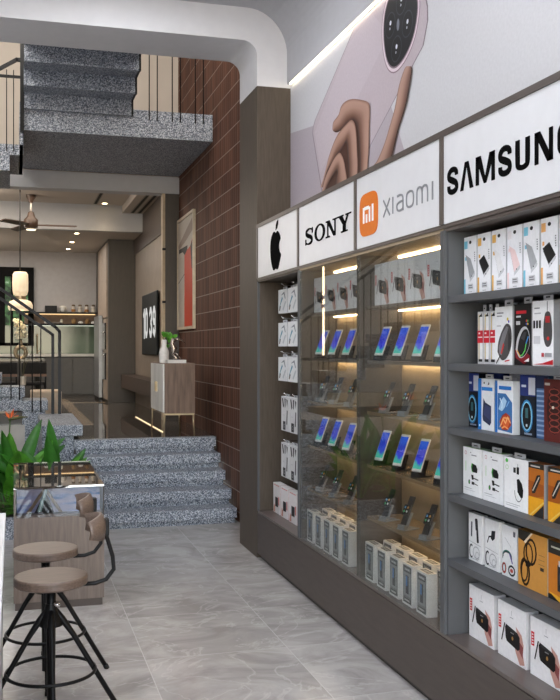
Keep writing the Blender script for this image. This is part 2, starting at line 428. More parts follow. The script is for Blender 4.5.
# landing overhead, flight rising toward the viewer, flight coming from the left
ld = empty('stair_landing', (1.1, 11, 3.98), 'speckled stair landing slab overhead against the ribbed tile wall', 'landing')
MB().box(.1, 2.115, 10.05, 12.22, 3.985, 4.28, GRAN).build('slab', ld)
uf = empty('upper_stair_flight', (.65, 9.5, 4.2), 'folded granite steps overhead rising toward the viewer from the landing', 'stairs')
for k in range(5):
    y = 10.045-.27*k; z0 = 4.20+.165*k; xr = 1.215+.006*k
    MB().box(.1, xr, y-.05, y, z0, z0+.164, GRAN).build('riser', uf)
    MB().box(.1, xr, y-.27, y, z0+.165, z0+.22, GRAN).build('tread', uf)
mb = MB()
for k in range(4):
    y = 10.045-.27*k; z0 = 4.20+.165*k; xr = 1.215+.006*k
    mb.box(xr, xr+.022, y-.052, y+.003, z0, z0+.23, BLACK); mb.box(xr, xr+.022, y-.27, y, z0+.163, z0+.23, BLACK)
mb.build('steel_edge', uf)
lf = empty('lower_stair_flight', (-.2, 10.4, 3.5), 'granite folded steps overhead arriving at the landing from the left', 'stairs')
MB().box(.06, .097, 10.06, 11.2, 3.72, 4.28, GRAN).build('riser', lf)
for k in range(10):
    x1 = .1-.24*k; zt = 3.83-.165*k
    MB().box(x1-.24, x1-.001, 10.06, 11.2, zt-.11, zt, GRAN).build('tread', lf)
    MB().box(x1-.24, x1-.14, 10.06, 11.2, zt-.275, zt-.11, GRAN).build('riser', lf)
# upper railing
ur = empty('landing_railing', (.08, 10, 4.0), 'black rail and thin rods left of the overhead steps', 'railing')
mb = MB(); mb.box(.065, .105, 9.98, 10.03, 3.95, 5.1, BLACK); mb.build('post', ur)
mb = MB(); bar(mb, [(.085, 9.99, 4.70), (.03, 9.99, 4.70), (-.5, 9.99, 4.36), (-2, 9.99, 3.4)], .035, .035, BLACK); mb.build('top_rail', ur)
mb = MB(); bar(mb, [(.085, 9.99, 4.52), (-.4, 9.99, 4.52)], .025, .03, BLACK); mb.build('lower_rail', ur)
for x in (.0, -.07, -.30, -.37, -.6, -.67):
    MB().tube([(x, 10.04, 3.75 if x > -.2 else 3.5), (x, 10.04, 4.6 if x > -.2 else 4.4)], .005, BLACK, 6).build('baluster', ur)
rr_ = empty('rod_screen', (1.7, 10.02, 4.2), 'thin black rods standing on the landing edge by the tiled wall', 'railing')
for x in (1.412, 1.499, 1.663, 1.752, 1.918, 2.008):
    MB().tube([(x, 10.03, 4.17), (x, 10.03, 6.0)], .006, BLACK, 6).build('baluster', rr_)
MB().box(1.3, 2.1, 10.0, 10.05, 5.1, 5.14, BLACK).build('top_rail', rr_)

# ------------------------------------------------------------------ picture on the tiled wall
pc = empty('framed_picture', (2.11, 11.6, 1.94), 'tall framed abstract print with orange stripe on the tiled wall', 'picture')
y0, y1, z0, z1 = 12.2, 11.06, 1.94, 3.39
fr = M('pale_frame', '#c9bba4', .35)
mb = MB(); mb.box(2.085, 2.119, y1, y1+.035, z0, z1, fr); mb.box(2.085, 2.119, y0-.035, y0, z0, z1, fr); mb.box(2.085, 2.119, y1+.035, y0-.035, z0, z0+.035, fr); mb.box(2.085, 2.119, y1+.035, y0-.035, z1-.035, z1, fr)
mb.build('frame', pc)
F = Face((2.10, y0-.035, z0+.035), (0, -1, 0), (0, 0, 1), (-1, 0, 0), 1.07, 1.38)
mb = MB(); mb.box(2.10, 2.115, y1+.035, y0-.035, z0+.035, z1-.035, P('#b8afa5'))
F.rect(mb, 0, 0, 1, 1, P('#b8afa5')); F.poly(mb, [(0, .78), (1, .98), (1, .86), (.45, .78), (0, .74)], P('#8e7d73'))
F.poly(mb, [(0, .42), (.5, .50), (.5, .42), (0, .32)], P('#b9b3ad')); F.line(mb, [(0, .42), (.5, .50)], .012, P('#3a302a'))
F.poly(mb, [(.42, 0), (.97, 0), (.97, .8), (.8, .72), (.42, .68)], P('#bf3400'))
F.rect(mb, .05, .70, .62, .74, P('#120f0e')); F.poly(mb, [(.3, .7), (.6, .7), (.45, .66)], P('#120f0e')); F.poly(mb, [(.8, .72), (.97, .78), (.97, .5), (.88, .52)], P('#3a1408'))
mb.build('print', pc)

# ------------------------------------------------------------------ console cabinet, vase, sculpture
cc = empty('console_cabinet', (1.71, 10.35, .75), 'walnut console cabinet with pale doors on slim legs at stair top', 'cabinet')
MB().box(1.556, 1.886, 9.88, 10.82, 1.0, 1.54, SIDEW).build('body', cc, bevel=.003)
for k, (a, b) in enumerate(((9.90, 10.345), (10.355, 10.80))):
    d = box('door', 1.540, 1.556, a, b, 1.01, 1.53, M('pale_veined_door', '#dcdcd8', .4, var=.08, scale=4, stretch=(1, 1, .4)), cc)
    yy = b-.05 if k == 0 else a+.05
    box('handle', 1.525, 1.54, yy-.006, yy+.006, 1.22, 1.33, GOLD, d)
for (x, y) in ((1.56, 9.9), (1.87, 9.9), (1.56, 10.8), (1.87, 10.8)):
    sx = -1 if x < 1.7 else 1
    MB().tube([(x, y, 1.0), (x+sx*.003, y, .9), (x+sx*.012, y, .75)], [.013, .011, .008], GOLD, 8).build('leg', cc)
mb = MB(); mb.box(1.556, 1.88, 9.885, 9.905, .98, 1.0, GOLD); mb.box(1.556, 1.88, 10.79, 10.81, .98, 1.0, GOLD); mb.build('leg_frame', cc)

def lobed_leaf(mb, c, s, d, nrm, m, n=14):
    d = Vector(d).normalized(); nrm = Vector(nrm); w = d.cross(nrm).normalized(); pts = []
    for i in range(n):
        a = 2*math.pi*i/n; r = s*(.8+.3*abs(math.cos(2.5*a)))
        pts.append(Vector(c)+d*math.cos(a)*r+w*math.sin(a)*r*.8+Vector((0, 0, -.15*s*math.sin(a)**2)))
    mb.add([Vector(c)]+pts, [(0, i+1, (i+1) % n+1) for i in range(n)], m, True)
vs = empty('vase', (1.6, 10.2, 1.54), 'white vase with a leafy green sprig on the walnut console', 'vase')
MB().lathe([(.05, 0), (.055, .02), (.055, .12), (.04, .16), (.028, .18), (.028, .25), (.022, .255)], (1.6, 10.2, 1.54), M('white_ceramic', '#dedbd8', .25)).build('body', vs)
mb = MB(); 
for i in range(26):
    a = random.uniform(0, 6.28); r = random.uniform(.0, .075); h = random.uniform(.17, .34)
    p = (1.6+.06+r*math.cos(a), 10.2+r*math.sin(a), 1.54+h)
    lobed_leaf(mb, p, random.uniform(.022, .034), (math.cos(a), math.sin(a), .3), (random.uniform(-.4, .4)-.6, -.7, .5), LEAF2)
for i in range(7):
    a = i; mb.tube([(1.6, 10.2, 1.79), (1.61+.06*math.cos(a), 10.2+.06*math.sin(a), 1.86)], .002, STEMG, 5)
mb.build('foliage', vs)
box('book', 1.60, 1.80, 9.93, 10.08, 1.54, 1.575, P('#dad8d6'), label='thick white book lying under the bird sculpture on the console', cat='book')
bs = empty('bird_sculpture', (1.70, 10.0, 1.575), 'small metallic bird sculpture with a curved beak on the white book', 'sculpture')
PEW = M('pewter', '#a59a90', .25, metal=.8)
MB().tube([(1.68, 10, 1.575), (1.71, 10, 1.60), (1.66, 10, 1.64), (1.68, 10, 1.70), (1.655, 10, 1.75), (1.67, 10, 1.79), (1.70, 10, 1.795)], [.028, .018, .022, .034, .024, .026, .016], PEW, 10).build('body', bs)
MB().tube([(1.69, 10, 1.795), (1.73, 10, 1.80), (1.77, 10, 1.785), (1.80, 10, 1.755)], [.016, .012, .008, .003], PEW, 8).build('beak', bs)
MB().tube([(1.69, 10, 1.65), (1.72, 10, 1.63), (1.755, 10, 1.585)], [.012, .009, .007], PEW, 8).build('leg', bs)

# ------------------------------------------------------------------ television clock, bench, tall panel, kitchen units
tv = empty('clock_screen', (2.03, 14.6, 1.6), 'tall dark screen on the beige wall showing white clock digits', 'screen')
MB().box(2.0, 2.029, 13.45, 15.06, 1.6, 2.55, M('screen_black', '#1c1f21', .5, spec=.2)).build('panel', tv, bevel=.02)
F = Face((2.0, 14.98, 1.86), (0, -1, 0), (0, 0, 1), (-1, 0, 0), 1, 1)
DG = emit('digit_glow', '#e8e8e4', .75)
def digit(mb, ch, s0, w, t0, h, lw=.10):
    a, b, c, d = s0+lw/2, s0+w-lw/2, t0+lw/2, t0+h-lw/2; m = (c+d)/2; q = .06
    if ch == '1': F.line(mb, [(b-.03, c-lw/2+.02), (b-.03, d+.02)], lw, DG); F.line(mb, [(b-.03, d), (b-.12, d-.06)], lw*.8, DG)
    if ch == '0': F.line(mb, [(a+q, c), (a, c+q), (a, d-q), (a+q, d), (b-q, d), (b, d-q), (b, c+q), (b-q, c), (a+q, c)], lw, DG)
    if ch == '3': F.line(mb, [(a, c+q), (a+q, c), (b-q, c), (b, c+q), (b, m-q), (b-q*1.3, m), (b, m+q), (b, d-q), (b-q, d), (a+q, d), (a, d-q)], lw, DG)
    if ch == '9': F.line(mb, [(b, m), (a+q, m), (a, m+q), (a, d-q), (a+q, d), (b-q, d), (b, d-q), (b, c+q), (b-q, c), (a, c+q)], lw, DG)
for ch, s0 in (('1', 0.0), ('0', .3), ('3', .78), ('9', 1.14)):
    mb = MB(); digit(mb, ch, s0, .30, 0, .47); mb.build('digit', tv)

box('floating_bench', 1.80, 2.05, 12.5, 16.3, 1.02, 1.245, M('dark_brown_wood', '#463a33', .4, var=.08), label='long dark brown floating bench under the clock screen', cat='bench')
box('floor_reflection_strip', 1.615, 1.632, 10.4, 12.85, .7502, .756, emit('floor_reflection_glow', '#ffe2b4', 1.3), label='glowing strip added as a bright floor reflection behind the console', cat='light')  # added glowing strip imitating a light reflection on the tiles
tp = empty('tall_cabinet', (1.8, 17.5, .75), 'full height dark cabinet block dividing living area and kitchen', 'cabinet')
MB().box(1.585, 2.4, 16.31, 18.78, .752, 3.598, PANEL).build('body', tp)
for (a, b) in ((16.45, 17.3), (17.32, 18.1)):
    box('door', 1.565, 1.585, a, b, 2.25, 3.55, M('beige_door', '#9b8b7c', .5), tp)
box('door', 1.565, 1.585, 16.45, 17.05, .8, 2.22, M('beige_door', '#9b8b7c', .5), tp)
fg = empty('refrigerator', (1.5, 17.7, .75), 'tall silver refrigerator built beside the dark cabinet block', 'refrigerator')
MB().box(1.49, 1.565, 17.15, 18.15, .8, 2.3, M('silver_metal', '#8f9092', .35, metal=.4)).build('body', fg, bevel=.01)
box('plinth', 1.50, 1.565, 17.17, 18.12, .75, .8, BLACK, fg)
ov = empty('built_in_oven', (1.55, 16.8, 1.2), 'black glass oven with chrome handles in the beige cabinets', 'oven')
box('oven_door', 1.545, 1.565, 16.5, 17.0, 1.15, 1.62, M('black_glass', '#08080a', .06), ov)
box('oven_door', 1.545, 1.565, 16.5, 17.0, 1.68, 2.15, M('black_glass', '#08080a', .06), ov)
for z in (1.58, 1.98): MB().tube([(1.53, 16.52, z), (1.53, 16.98, z)], .012, M('chrome', '#dddddd', .1, metal=1), 8).build('handle', ov)

kx = lambda x: x*.969
kz = lambda z: 1.7+(z-1.7)*.969
ku = empty('kitchen_base_units', (.6, 18.5, .75), 'row of dark base cabinets along the kitchen back wall', 'cabinet')
for x0 in (-1.4, -.9, -.4, .1, .6, 1.1): box('door', x0, x0+.485, 18.18, 18.2, .82, 1.52, M('kitchen_dark', '#3c3732', .4), ku)
box('carcass', -1.42, 1.58, 18.2, 18.79, .75, 1.53, PANEL, ku)
box('worktop', -1.42, 1.58, 18.16, 18.79, 1.545, 1.59, P('#c9c5bd'), label='pale kitchen worktop over the dark base cabinets', cat='worktop')
box('splashback', -1.4, 1.58, 18.77, 18.799, 1.592, kz(2.16), M('green_glass', '#5d6b5c', .1, var=.05, scale=2), label='grey green glass splashback lit below the wall shelf', cat='splashback')
ks = empty('kitchen_wall_shelf', (1, 18.6, 2.16), 'open wall shelf box with warm light above the green splashback', 'shelf')
box('bottom_board', .2, 1.58, 18.5, 18.79, 2.15, 2.18, BLACK, ks); box('top_board', .2, 1.58, 18.5, 18.79, 2.38, 2.405, BLACK, ks)
box('back_board', .2, 1.58, 18.77, 18.79, 2.18, 2.38, M('warm_wood_back', '#7c6552', .5), ks)
box('light_strip', .22, 1.56, 18.74, 18.76, 2.365, 2.378, emit('warm_led_kitchen', '#ffd9a0', 1.5), ks)
box('light_strip', .22, 1.56, 18.74, 18.76, 2.14, 2.149, emit('cool_led_kitchen', '#eaf2dc', 1.1), ks)
box('bread_box', kx(.607), kx(.84), 18.55, 18.75, 2.406, 2.53, BLACK, label='black box leftmost on top of the kitchen wall shelf', cat='box')
MB().lathe([(.05, 0), (.065, .02), (.065, .1), (.05, .118), (.02, .13)], (.93, 18.65, 2.406), P('#b9b5ae')).build('ceramic_pot', label='white lidded pot beside the black box on the kitchen shelf', cat='pot')
jl = ['first', 'second', 'third', 'last']
jar = None
for i in range(4):
    x = 1.13+i*.128
    j = empty('glass_jar', (x, 18.62, 2.406), '%s of four filled glass jars on the kitchen shelf top counted from the left' % jl[i], 'jar', 'glass jars on the kitchen shelf')
    MB().lathe([(.036, 0), (.04, .01), (.04, .1), (.03, .12)], (x, 18.62, 2.406), M('jar_glass', '#a9a298', .1)).build('jar_body', j)
    MB().lathe([(.0405, .01), (.041, .06)], (x, 18.62, 2.406), P('#8a6038' if i % 2 == 0 else '#b9b0a0')).build('contents', j)
    MB().lathe([(.033, .12), (.033, .15), (.01, .155)], (x, 18.62, 2.406), P('#4c3b2a')).build('lid', j)
for i, (x, w, h, c, nm, lb) in enumerate(((.62, .05, .05, '#cfcac2', 'ceramic_cup', 'small white cup leftmost inside the lit kitchen shelf'), (.82, .10, .03, '#77706a', 'stacked_plate', 'low grey plates inside the lit kitchen shelf'), (.90, .03, .09, '#d5cdbb', 'ceramic_jug', 'cream jug inside the lit kitchen shelf'),
     (1.14, .045, .1, '#9a7a52', 'ceramic_jug', 'amber jug inside the lit shelf under the first jar'), (1.27, .05, .05, '#d8d3ca', 'ceramic_bowl', 'white bowl inside the lit shelf under the second jar'), (1.40, .045, .1, '#8a6a46', 'ceramic_jug', 'brown jug inside the lit shelf under the third jar'), (1.52, .05, .05, '#d8d3ca', 'ceramic_bowl', 'white bowl inside the lit shelf at its right end'))):
    MB().lathe([(w*.6, 0), (w, .3*h), (w*.95, .7*h), (w*.5, h)], (x, 18.64, 2.181), P(c)).build(nm, label=lb, cat=nm.split('_')[1])
fa = empty('kitchen_faucet', (.44, 18.5, 1.59), 'brass gooseneck faucet rising from the kitchen worktop', 'faucet')
MB().tube([(.44, 18.55, 1.59), (.44, 18.55, 1.92), (.44, 18.52, 1.97), (.44, 18.46, 1.97), (.44, 18.43, 1.92)], .012, GOLD, 8).build('spout', fa)
MB().tube([(.44, 18.55, 1.63), (.5, 18.55, 1.66)], .008, GOLD, 6).build('lever', fa)
# kitchen window
wn = empty('window_2', (0, 18.7, 1.7), kind='structure')
WX0, WX1, WZ0, WZ1 = -.45, kx(.393), kz(1.75), kz(3.33)
DF = M('window_dark_frame', '#121110', .8, spec=.1)
mb = MB(); mb.box(WX0, WX1, 18.72, 18.79, WZ1-.18, WZ1, DF); mb.box(WX1-.11, WX1, 18.72, 18.79, WZ0, WZ1-.18, DF); mb.box(WX0, -.16, 18.72, 18.79, WZ0, WZ1-.18, DF); mb.box(-.05, -.01, 18.72, 18.79, WZ0, WZ1-.18, DF); mb.box(.12, .15, 18.72, 18.79, WZ0, WZ1-.18, DF)
mb.box(WX0+.08, WX1-.11, 18.72, 18.79, WZ0, WZ0+.06, DF); mb.build('window_frame', wn)
m, nt, b = newmat('garden_behind_glass')
tcn = nt.nodes.new('ShaderNodeTexCoord'); nn = nt.nodes.new('ShaderNodeTexNoise'); nn.inputs['Scale'].default_value = 9; nn.inputs['Detail'].default_value = 6
nt.links.new(tcn.outputs['Object'], nn.inputs['Vector']); crr = nt.nodes.new('ShaderNodeValToRGB'); e = crr.color_ramp.elements
e[0].position = .4; e[0].color = lin('#0d2212'); e[1].position = .66; e[1].color = lin('#4a7a48'); k = e.new(.85); k.color = lin('#e0f0e4')
nt.links.new(nn.outputs[0], crr.inputs[0]); nt.links.new(crr.outputs[0], b.inputs['Base Color']); nt.links.new(crr.outputs[0], b.inputs['Emission Color']); b.inputs['Emission Strength'].default_value = .4
MATS['garden'] = m
box('pane', WX0+.08, WX1-.11, 18.775, 18.785, WZ0+.06, WZ1-.18, m, wn)

fl = empty('linear_floor_lamp', (-.41, 12.45, .75), 'slim standing lamp mirrored as a bright vertical line in the cabinet glass', 'lamp')
MB().lathe([(.12, 0), (.12, .015)], (-.41, 12.45, .75), BLACK).build('base', fl)
MB().tube([(-.41, 12.46, .76), (-.41, 12.46, 2.88)], .012, BLACK, 8).build('pole', fl)
MB().box(-.42, -.40, 12.44, 12.452, 1.6, 2.86, emit('lamp_line', '#ffe6bc', 9)).build('light_tube', fl)
# dining table, vase, bench
dt = empty('dining_table', (-.3, 14.4, .75), 'long dark dining table behind the handrail holding a gold vase', 'table')
box('tabletop', -1.6, .44, 14.0, 14.9, 1.505, 1.545, M('dark_marble_top', '#3a3834', .12), dt, bevel=.004)
for (x, y) in ((-1.5, 14.1), (.34, 14.1), (-1.5, 14.8), (.34, 14.8)): box('leg', x-.03, x+.03, y-.03, y+.03, .75, 1.505, BLACK, dt)
gv = empty('gold_ring_vase', (.1, 14.2, 1.545), 'gold ring vase of cream dried blooms on the dining table', 'vase')
mb = MB(); mb.tube([(.1+.075*math.cos(a*math.pi/8), 14.2, 1.64+.085*math.sin(a*math.pi/8)) for a in range(16)], .03, GOLD, 10, closed=True)
mb.tube([(.1, 14.2, 1.72), (.1, 14.2, 1.83)], [.03, .022], GOLD, 10); mb.build('body', gv)
MB().lathe([(.05, 0), (.05, .02), (.02, .03)], (.1, 14.2, 1.545), GOLD).build('foot', gv)
mb = MB(); CREAM = M('dried_cream_petal', '#f2e2c8', .7, var=.15, scale=30)
for i in range(80):
    h = random.random(); p = Vector((.1+random.uniform(-.075, .075)+(.5-h)*.05, 14.2+random.uniform(-.05, .05), 1.85+h*.27))
    r = random.uniform(.017, .029); vs_ = []
    for a in range(6):
        for b_ in (-1, 0, 1): pass
    bm = bmesh.new(); bmesh.ops.create_icosphere(bm, subdivisions=1, radius=r)
    vv = [p+v.co*random.uniform(.7, 1.3) for v in bm.verts]; ff = [[v.index for v in f.verts] for f in bm.faces]; bm.free(); mb.add(vv, ff, CREAM)
mb.build('dried_blooms', gv)
for i, x in enumerate((-.12, .28)):
    ch = empty('dining_chair', (x, 13.75, .75), '%s dark dining chair with brown wood trim at the near side of the table' % ('left' if i == 0 else 'right'), 'chair', 'dining chairs at the dark table')
    MB().box(x-.17, x+.17, 13.6, 13.98, 1.17, 1.22, M('dark_fabric', '#1d1b1a', .8)).build('seat', ch, bevel=.015)
    MB().box(x-.17, x+.17, 13.55, 13.58, 1.34, 1.5, M('dark_fabric', '#1d1b1a', .8)).build('backrest', ch, bevel=.01)
    box('back_rail', x-.17, x+.17, 13.552, 13.578, 1.30, 1.338, M('chair_wood', '#6a4429', .4), ch)
    for sx in (-1, 1):
        for y in (13.57, 13.95): MB().tube([(x+sx*.16, y, .75), (x+sx*.155, y, 1.17 if y > 13.7 else 1.5)], .012, BLACK, 6).build('leg', ch)
be = empty('upholstered_bench', (.4, 13.1, .75), 'low cream upholstered bench behind the handrail', 'bench')
MB().box(.22, .62, 12.7, 13.3, .8, 1.13, M('cream_fabric', '#c8b6a0', .8)).build('cushion', be, bevel=.02)
box('plinth', .25, .6, 12.75, 13.27, .75, .8, BLACK, be)
bv = empty('glass_vase', (.11, 12.0, 1.24), 'small clear cylinder vase with bare twigs on the side steps', 'vase')
MB().lathe([(.04, 0), (.042, .11)], (.11, 12.0, 1.24), M('frosted_vase', '#c0b5a4', .15)).build('body', bv)
for i in range(5):
    a = i*1.3; MB().tube([(.11, 12.0, 1.34), (.11+.04*math.cos(a), 12+.03*math.sin(a), 1.5), (.11+.12*math.cos(a), 12+.05*math.sin(a), 1.68+.02*i)], .003, P('#54503a'), 5).build('twig', bv)

# fan and pendant
fn = empty('ceiling_fan', (.253, 14.5, 4.02), 'brown three blade ceiling fan under the tray ceiling', 'fan')
FB = M('fan_brown_wood', '#46352a', .4, var=.1, scale=6)
MB().lathe([(.075, 0), (.07, -.04), (.035, -.09), (.03, -.12)][::-1], (.253, 14.5, 4.02), FB).build('canopy', fn)
MB().tube([(.253, 14.5, 3.92), (.253, 14.5, 3.76)], .014, P('#c9c4bb'), 8).build('downrod', fn)
MB().lathe([(.03, 0), (.1, .03), (.105, .14), (.06, .19), (.04, .26), (.02, .27)], (.253, 14.5, 3.50), FB).build('motor', fn)
MB().lathe([(.07, 0), (.07, .012)], (.253, 14.5, 3.487), emit('fan_lamp', '#fff0d0', 2)).build('lamp', fn)
for a in (-8, 112, 232):
    d = Vector((math.cos(R(a)), math.sin(R(a)), -.015)); w = Vector((-d.y, d.x, .25)).normalized(); c0 = Vector((.253, 14.5, 3.56))
    mb = MB(); mb.prism([c0+d*.07+w*.035, c0+d*.25+w*.07, c0+d*.66+w*.055, c0+d*.68, c0+d*.66-w*.055, c0+d*.25-w*.07, c0+d*.07-w*.035], (0, 0, .012), FB); mb.build('blade', fn)
pn = empty('pendant_lamp', (.09, 14.05, 4.02), 'two tier glowing cream pendant lamp hanging before the kitchen window', 'lamp')
SH = M('glowing_shade', '#e8d4b4', .6, emit=.5, var=.03)
MB().tube([(.09, 14.05, 4.02), (.09, 14.05, 2.80)], .008, BLACK, 6).build('cord', pn)
MB().lathe([(.06, 0), (.095, .02), (.11, .08), (.113, .2), (.108, .32), (.085, .355), (.03, .36)], (.095, 14.05, 2.46), SH).build('upper_shade', pn)
MB().lathe([(.16, 0), (.175, .03), (.175, .08), (.15, .13), (.09, .155)], (.095, 14.05, 2.255), SH).build('lower_shade', pn)
MB().lathe([(.08, 0), (.08, .05)], (.095, 14.05, 2.41), GOLD).build('collar', pn)
for k, (x, y, z) in enumerate(((1.4, 15.0, 4.02), (1.0, 15.6, 3.6), (1.0, 16.9, 3.6), (1.0, 18.1, 3.6))):
    d = empty('downlight', (x, y, z-.01), ['small lit downlight alone in the living tray ceiling', 'nearest of three downlights in the kitchen ceiling', 'middle of three downlights in the kitchen ceiling', 'farthest of three downlights in the kitchen ceiling'][k], 'light', 'recessed downlights')
    MB().lathe([(.055, -.006), (.055, .0)], (x, y, z), P('#d0c8bc')).build('ring', d); MB().lathe([(.036, -.009), (.036, -.006)], (x, y, z), DOWN).build('lamp', d)

# ------------------------------------------------------------------ planter and plants
pl = empty('granite_planter', (-.6, 9.2, 0), 'low speckled granite planter left of the broad steps', 'planter')
mb = MB(); mb.box(-2.6, .56, 8.55, 8.63, 0, .19, GRAN); mb.box(-2.6, -2.52, 8.63, 11.5, 0, .19, GRAN); mb.box(.50, .58, 8.63, 9.82, 0, .19, GRAN); mb.build('wall', pl)
box('soil', -2.52, .50, 8.63, 9.82, 0, .15, SOIL, pl)
box('soil', -2.52, .27, 9.82, 11.5, 0, .15, SOIL, pl)

def blade(mb, base, az, length, width, lean, droop, m, petiole=.35, n=12, roll=0):
    d = Vector((math.cos(az), math.sin(az), 0)); side0 = Vector((-d.y, d.x, 0)); p = Vector(base); pts = []; ang = R(90-lean)
    for i in range(n+1):
        pts.append((p.copy(), ang)); stp = length/n; p = p+(d*math.cos(ang)+Vector((0, 0, 1))*math.sin(ang))*stp; ang -= droop/n
    vs_ = []; fs = []; k0 = int(n*petiole)
    for i, (q, a) in enumerate(pts):
        t = i/n
        w = .006 if i < k0 else width/2*max(.02, math.sin(math.pi*min(1, ((i-k0)/(n-k0))**.95*.98+.02))**.75)
        n0 = (-d*math.sin(a)+Vector((0, 0, 1))*math.cos(a)); s0 = side0; side = s0*math.cos(roll)+n0*math.sin(roll); nn_ = n0*math.cos(roll)-s0*math.sin(roll)
        vs_ += [q+side*w+nn_*w*.35, q+side*w*.5+nn_*w*.12, q, q-side*w*.5+nn_*w*.12, q-side*w+nn_*w*.35]
    for i in range(n):
        for j in range(4): fs.append((i*5+j, i*5+j+1, (i+1)*5+j+1, (i+1)*5+j))
    mb.add(vs_, fs, m, True)

def banana_plant(base, specs, label, group=None):
    e = empty('broad_leaf_plant', base, label, 'plant', group)
    for (az, L, w, lean, dr) in specs:
        mb = MB(); b0 = (base[0]+.03*math.cos(R(az)), base[1]+.03*math.sin(R(az)), base[2])
        c = math.cos(R(az)); roll = R(62)*c            # sideways leaves turn their blades toward the room
        blade(mb, b0, R(az), L, w, lean, R(dr), LEAF if random.random() < .6 else LEAF2, petiole=.22, roll=roll); mb.build('leaf', e)
    return e
banana_plant((.36, 9.0, .15), [(250, .90, .17, 3, 8), (262, .70, .15, 2, 10), (200, .72, .15, 20, 20), (335, .6, .12, 14, 22), (15, .66, .12, 16, 22), (-12, .52, .11, 30, 26), (5, .50, .10, 34, 45), (170, .78, .12, 24, 28), (188, .84, .11, 34, 30), (150, .66, .12, 30, 40), (230, .5, .16, 20, 30), (285, .5, .15, 18, 30), (350, .45, .12, 30, 40), (215, .62, .13, 30, 40), (240, .55, .15, 8, 20), (255, .78, .16, 10, 14), (345, .60, .12, 20, 20), (180, .66, .13, 12, 24), (0, .58, .12, 18, 34), (300, .62, .14, 26, 30), (205, .78, .13, 28, 26)], 'broad-leaved green plant right behind the wooden showcase')
banana_plant((-.02, 9.05, .15), [(190, .92, .17, 8, 15), (215, .86, .16, 14, 20), (10, .86, .13, 14, 45), (20, .92, .13, 8, 20), (280, .70, .16, 12, 30), (170, .85, .15, 20, 40), (250, .84, .16, 6, 20), (0, .62, .13, 30, 50), (320, .6, .15, 22, 35), (240, .6, .16, 14, 40), (340, .5, .14, 30, 40), (265, .8, .16, 4, 16), (0, .80, .14, 20, 36), (355, .66, .14, 12, 30), (270, .5, .15, 24, 30), (205, .6, .15, 6, 20)], 'broad-leaved green plant at the left edge behind the showcase')
for k, (x, y, lb) in enumerate(((-.55, 9.3, 'nearest the left frame edge'), (-1.1, 9.5, 'middle of the planter'), (-1.7, 9.2, 'farthest left in the planter'))):
    banana_plant((x, y, .15), [(40*i+13*k, random.uniform(.5, .85), random.uniform(.12, .17), random.uniform(5, 30), random.uniform(20, 50)) for i in range(9)], 'broad-leaved planter plant mirrored in the glass, ' + lb)
# split leaf plants low in front
def split_leaf(mb, c, s, az, tilt, m):
    d = Vector((math.cos(az)*math.cos(tilt), math.sin(az)*math.cos(tilt), math.sin(tilt))); w = Vector((-math.sin(az), math.cos(az), 0)); c = Vector(c)
    for sgn in (-1, 1):
        for i in range(5):
            t = .1+.18*i; L = s*(.65-.1*abs(i-1.5)); a = c+d*s*t; b = a+w*sgn*L+d*L*.55
            mb.add([a, a+d*s*.11, b+d*.1*L+Vector((0, 0, -.12*L)), b-d*.05*L+Vector((0, 0, -.15*L))], [(0, 1, 2, 3)], m, True)
    mb.add([c-w*s*.05, c+w*s*.05, c+d*s*1.1], [(0, 1, 2)], m)
for k, (x, y) in enumerate(((-.08, 8.78), (-.32, 8.8), (.12, 8.75), (-.7, 8.85))):
    e = empty('split_leaf_plant', (x, y, .15), ['low split-leaf plant at the planter edge on the far left of the photo', 'second low split-leaf plant, just left of the frame edge', 'low split-leaf plant hidden partly by the showcase corner', 'third low split-leaf plant well left in the planter'][k], 'plant', 'low split-leaf plants')
    for i in range(14):
        a = random.uniform(0, 6.28); r = random.uniform(.02, .13); h = random.uniform(.08, .34)
        mb = MB(); c0 = Vector((x+r*math.cos(a), y+r*math.sin(a)*.6, .15+h)); mb.tube([(x, y, .15), c0], .004, STEMG, 5); split_leaf(mb, c0, random.uniform(.09, .14), a, R(random.uniform(-20, 30)), LEAF2); mb.build('leaf', e)
# bird of paradise flowers
def strelitzia(x, y, h, az, label):
    e = empty('bird_of_paradise_flower', (x, y, .15), label, 'flower', 'orange bird of paradise flowers')
    top = Vector((x+.05*math.cos(az), y+.05*math.sin(az), .15+h)); d = Vector((math.cos(az), math.sin(az), 0))
    MB().tube([(x, y, .15), (x+.02*math.cos(az), y, .15+h*.5), top], .007, STEMG, 6).build('stem', e)
    MB().tube([top-d*.02, top+d*.05+Vector((0, 0, .015)), top+d*.17+Vector((0, 0, .02))], [.012, .018, .002], M('spathe', '#5a5a35', .5, var=.2), 8).build('spathe', e)
    mb = MB()
    for i in range(6):
        a = R(25+i*24); v = d*math.cos(a)+Vector((0, 0, 1))*math.sin(a); w = Vector((-d.y, d.x, 0)); o_ = top+w*random.uniform(-.01, .01); L = random.uniform(.09, .14)
        sd = w if i % 2 else v.cross(w)
        mb.add([o_, o_+v*L*.5+sd*.014, o_+v*L, o_+v*L*.5-sd*.014], [(0, 1, 2, 3)], ORANGE); mb.add([o_, o_+v*L*.5+w*.012, o_+v*L, o_+v*L*.5-w*.012], [(0, 1, 2, 3)], ORANGE)
    mb.build('petals', e)
strelitzia(-.08, 9.35, .86, R(10), 'orange flower rising at the left frame edge above the leaves')
for k, (x, y, h, a) in enumerate(((-.45, 9.6, .95, 160), (-.75, 9.2, 1.0, 20), (-1.0, 9.4, 1.15, 200), (-1.25, 9.5, .95, 340), (-1.5, 9.2, 1.05, 100))):
    strelitzia(x, y, h, R(a), 'orange flower in the planter mirrored in the cabinet glass, %s from the right' % ['second', 'third', 'fourth', 'fifth', 'sixth'][k])

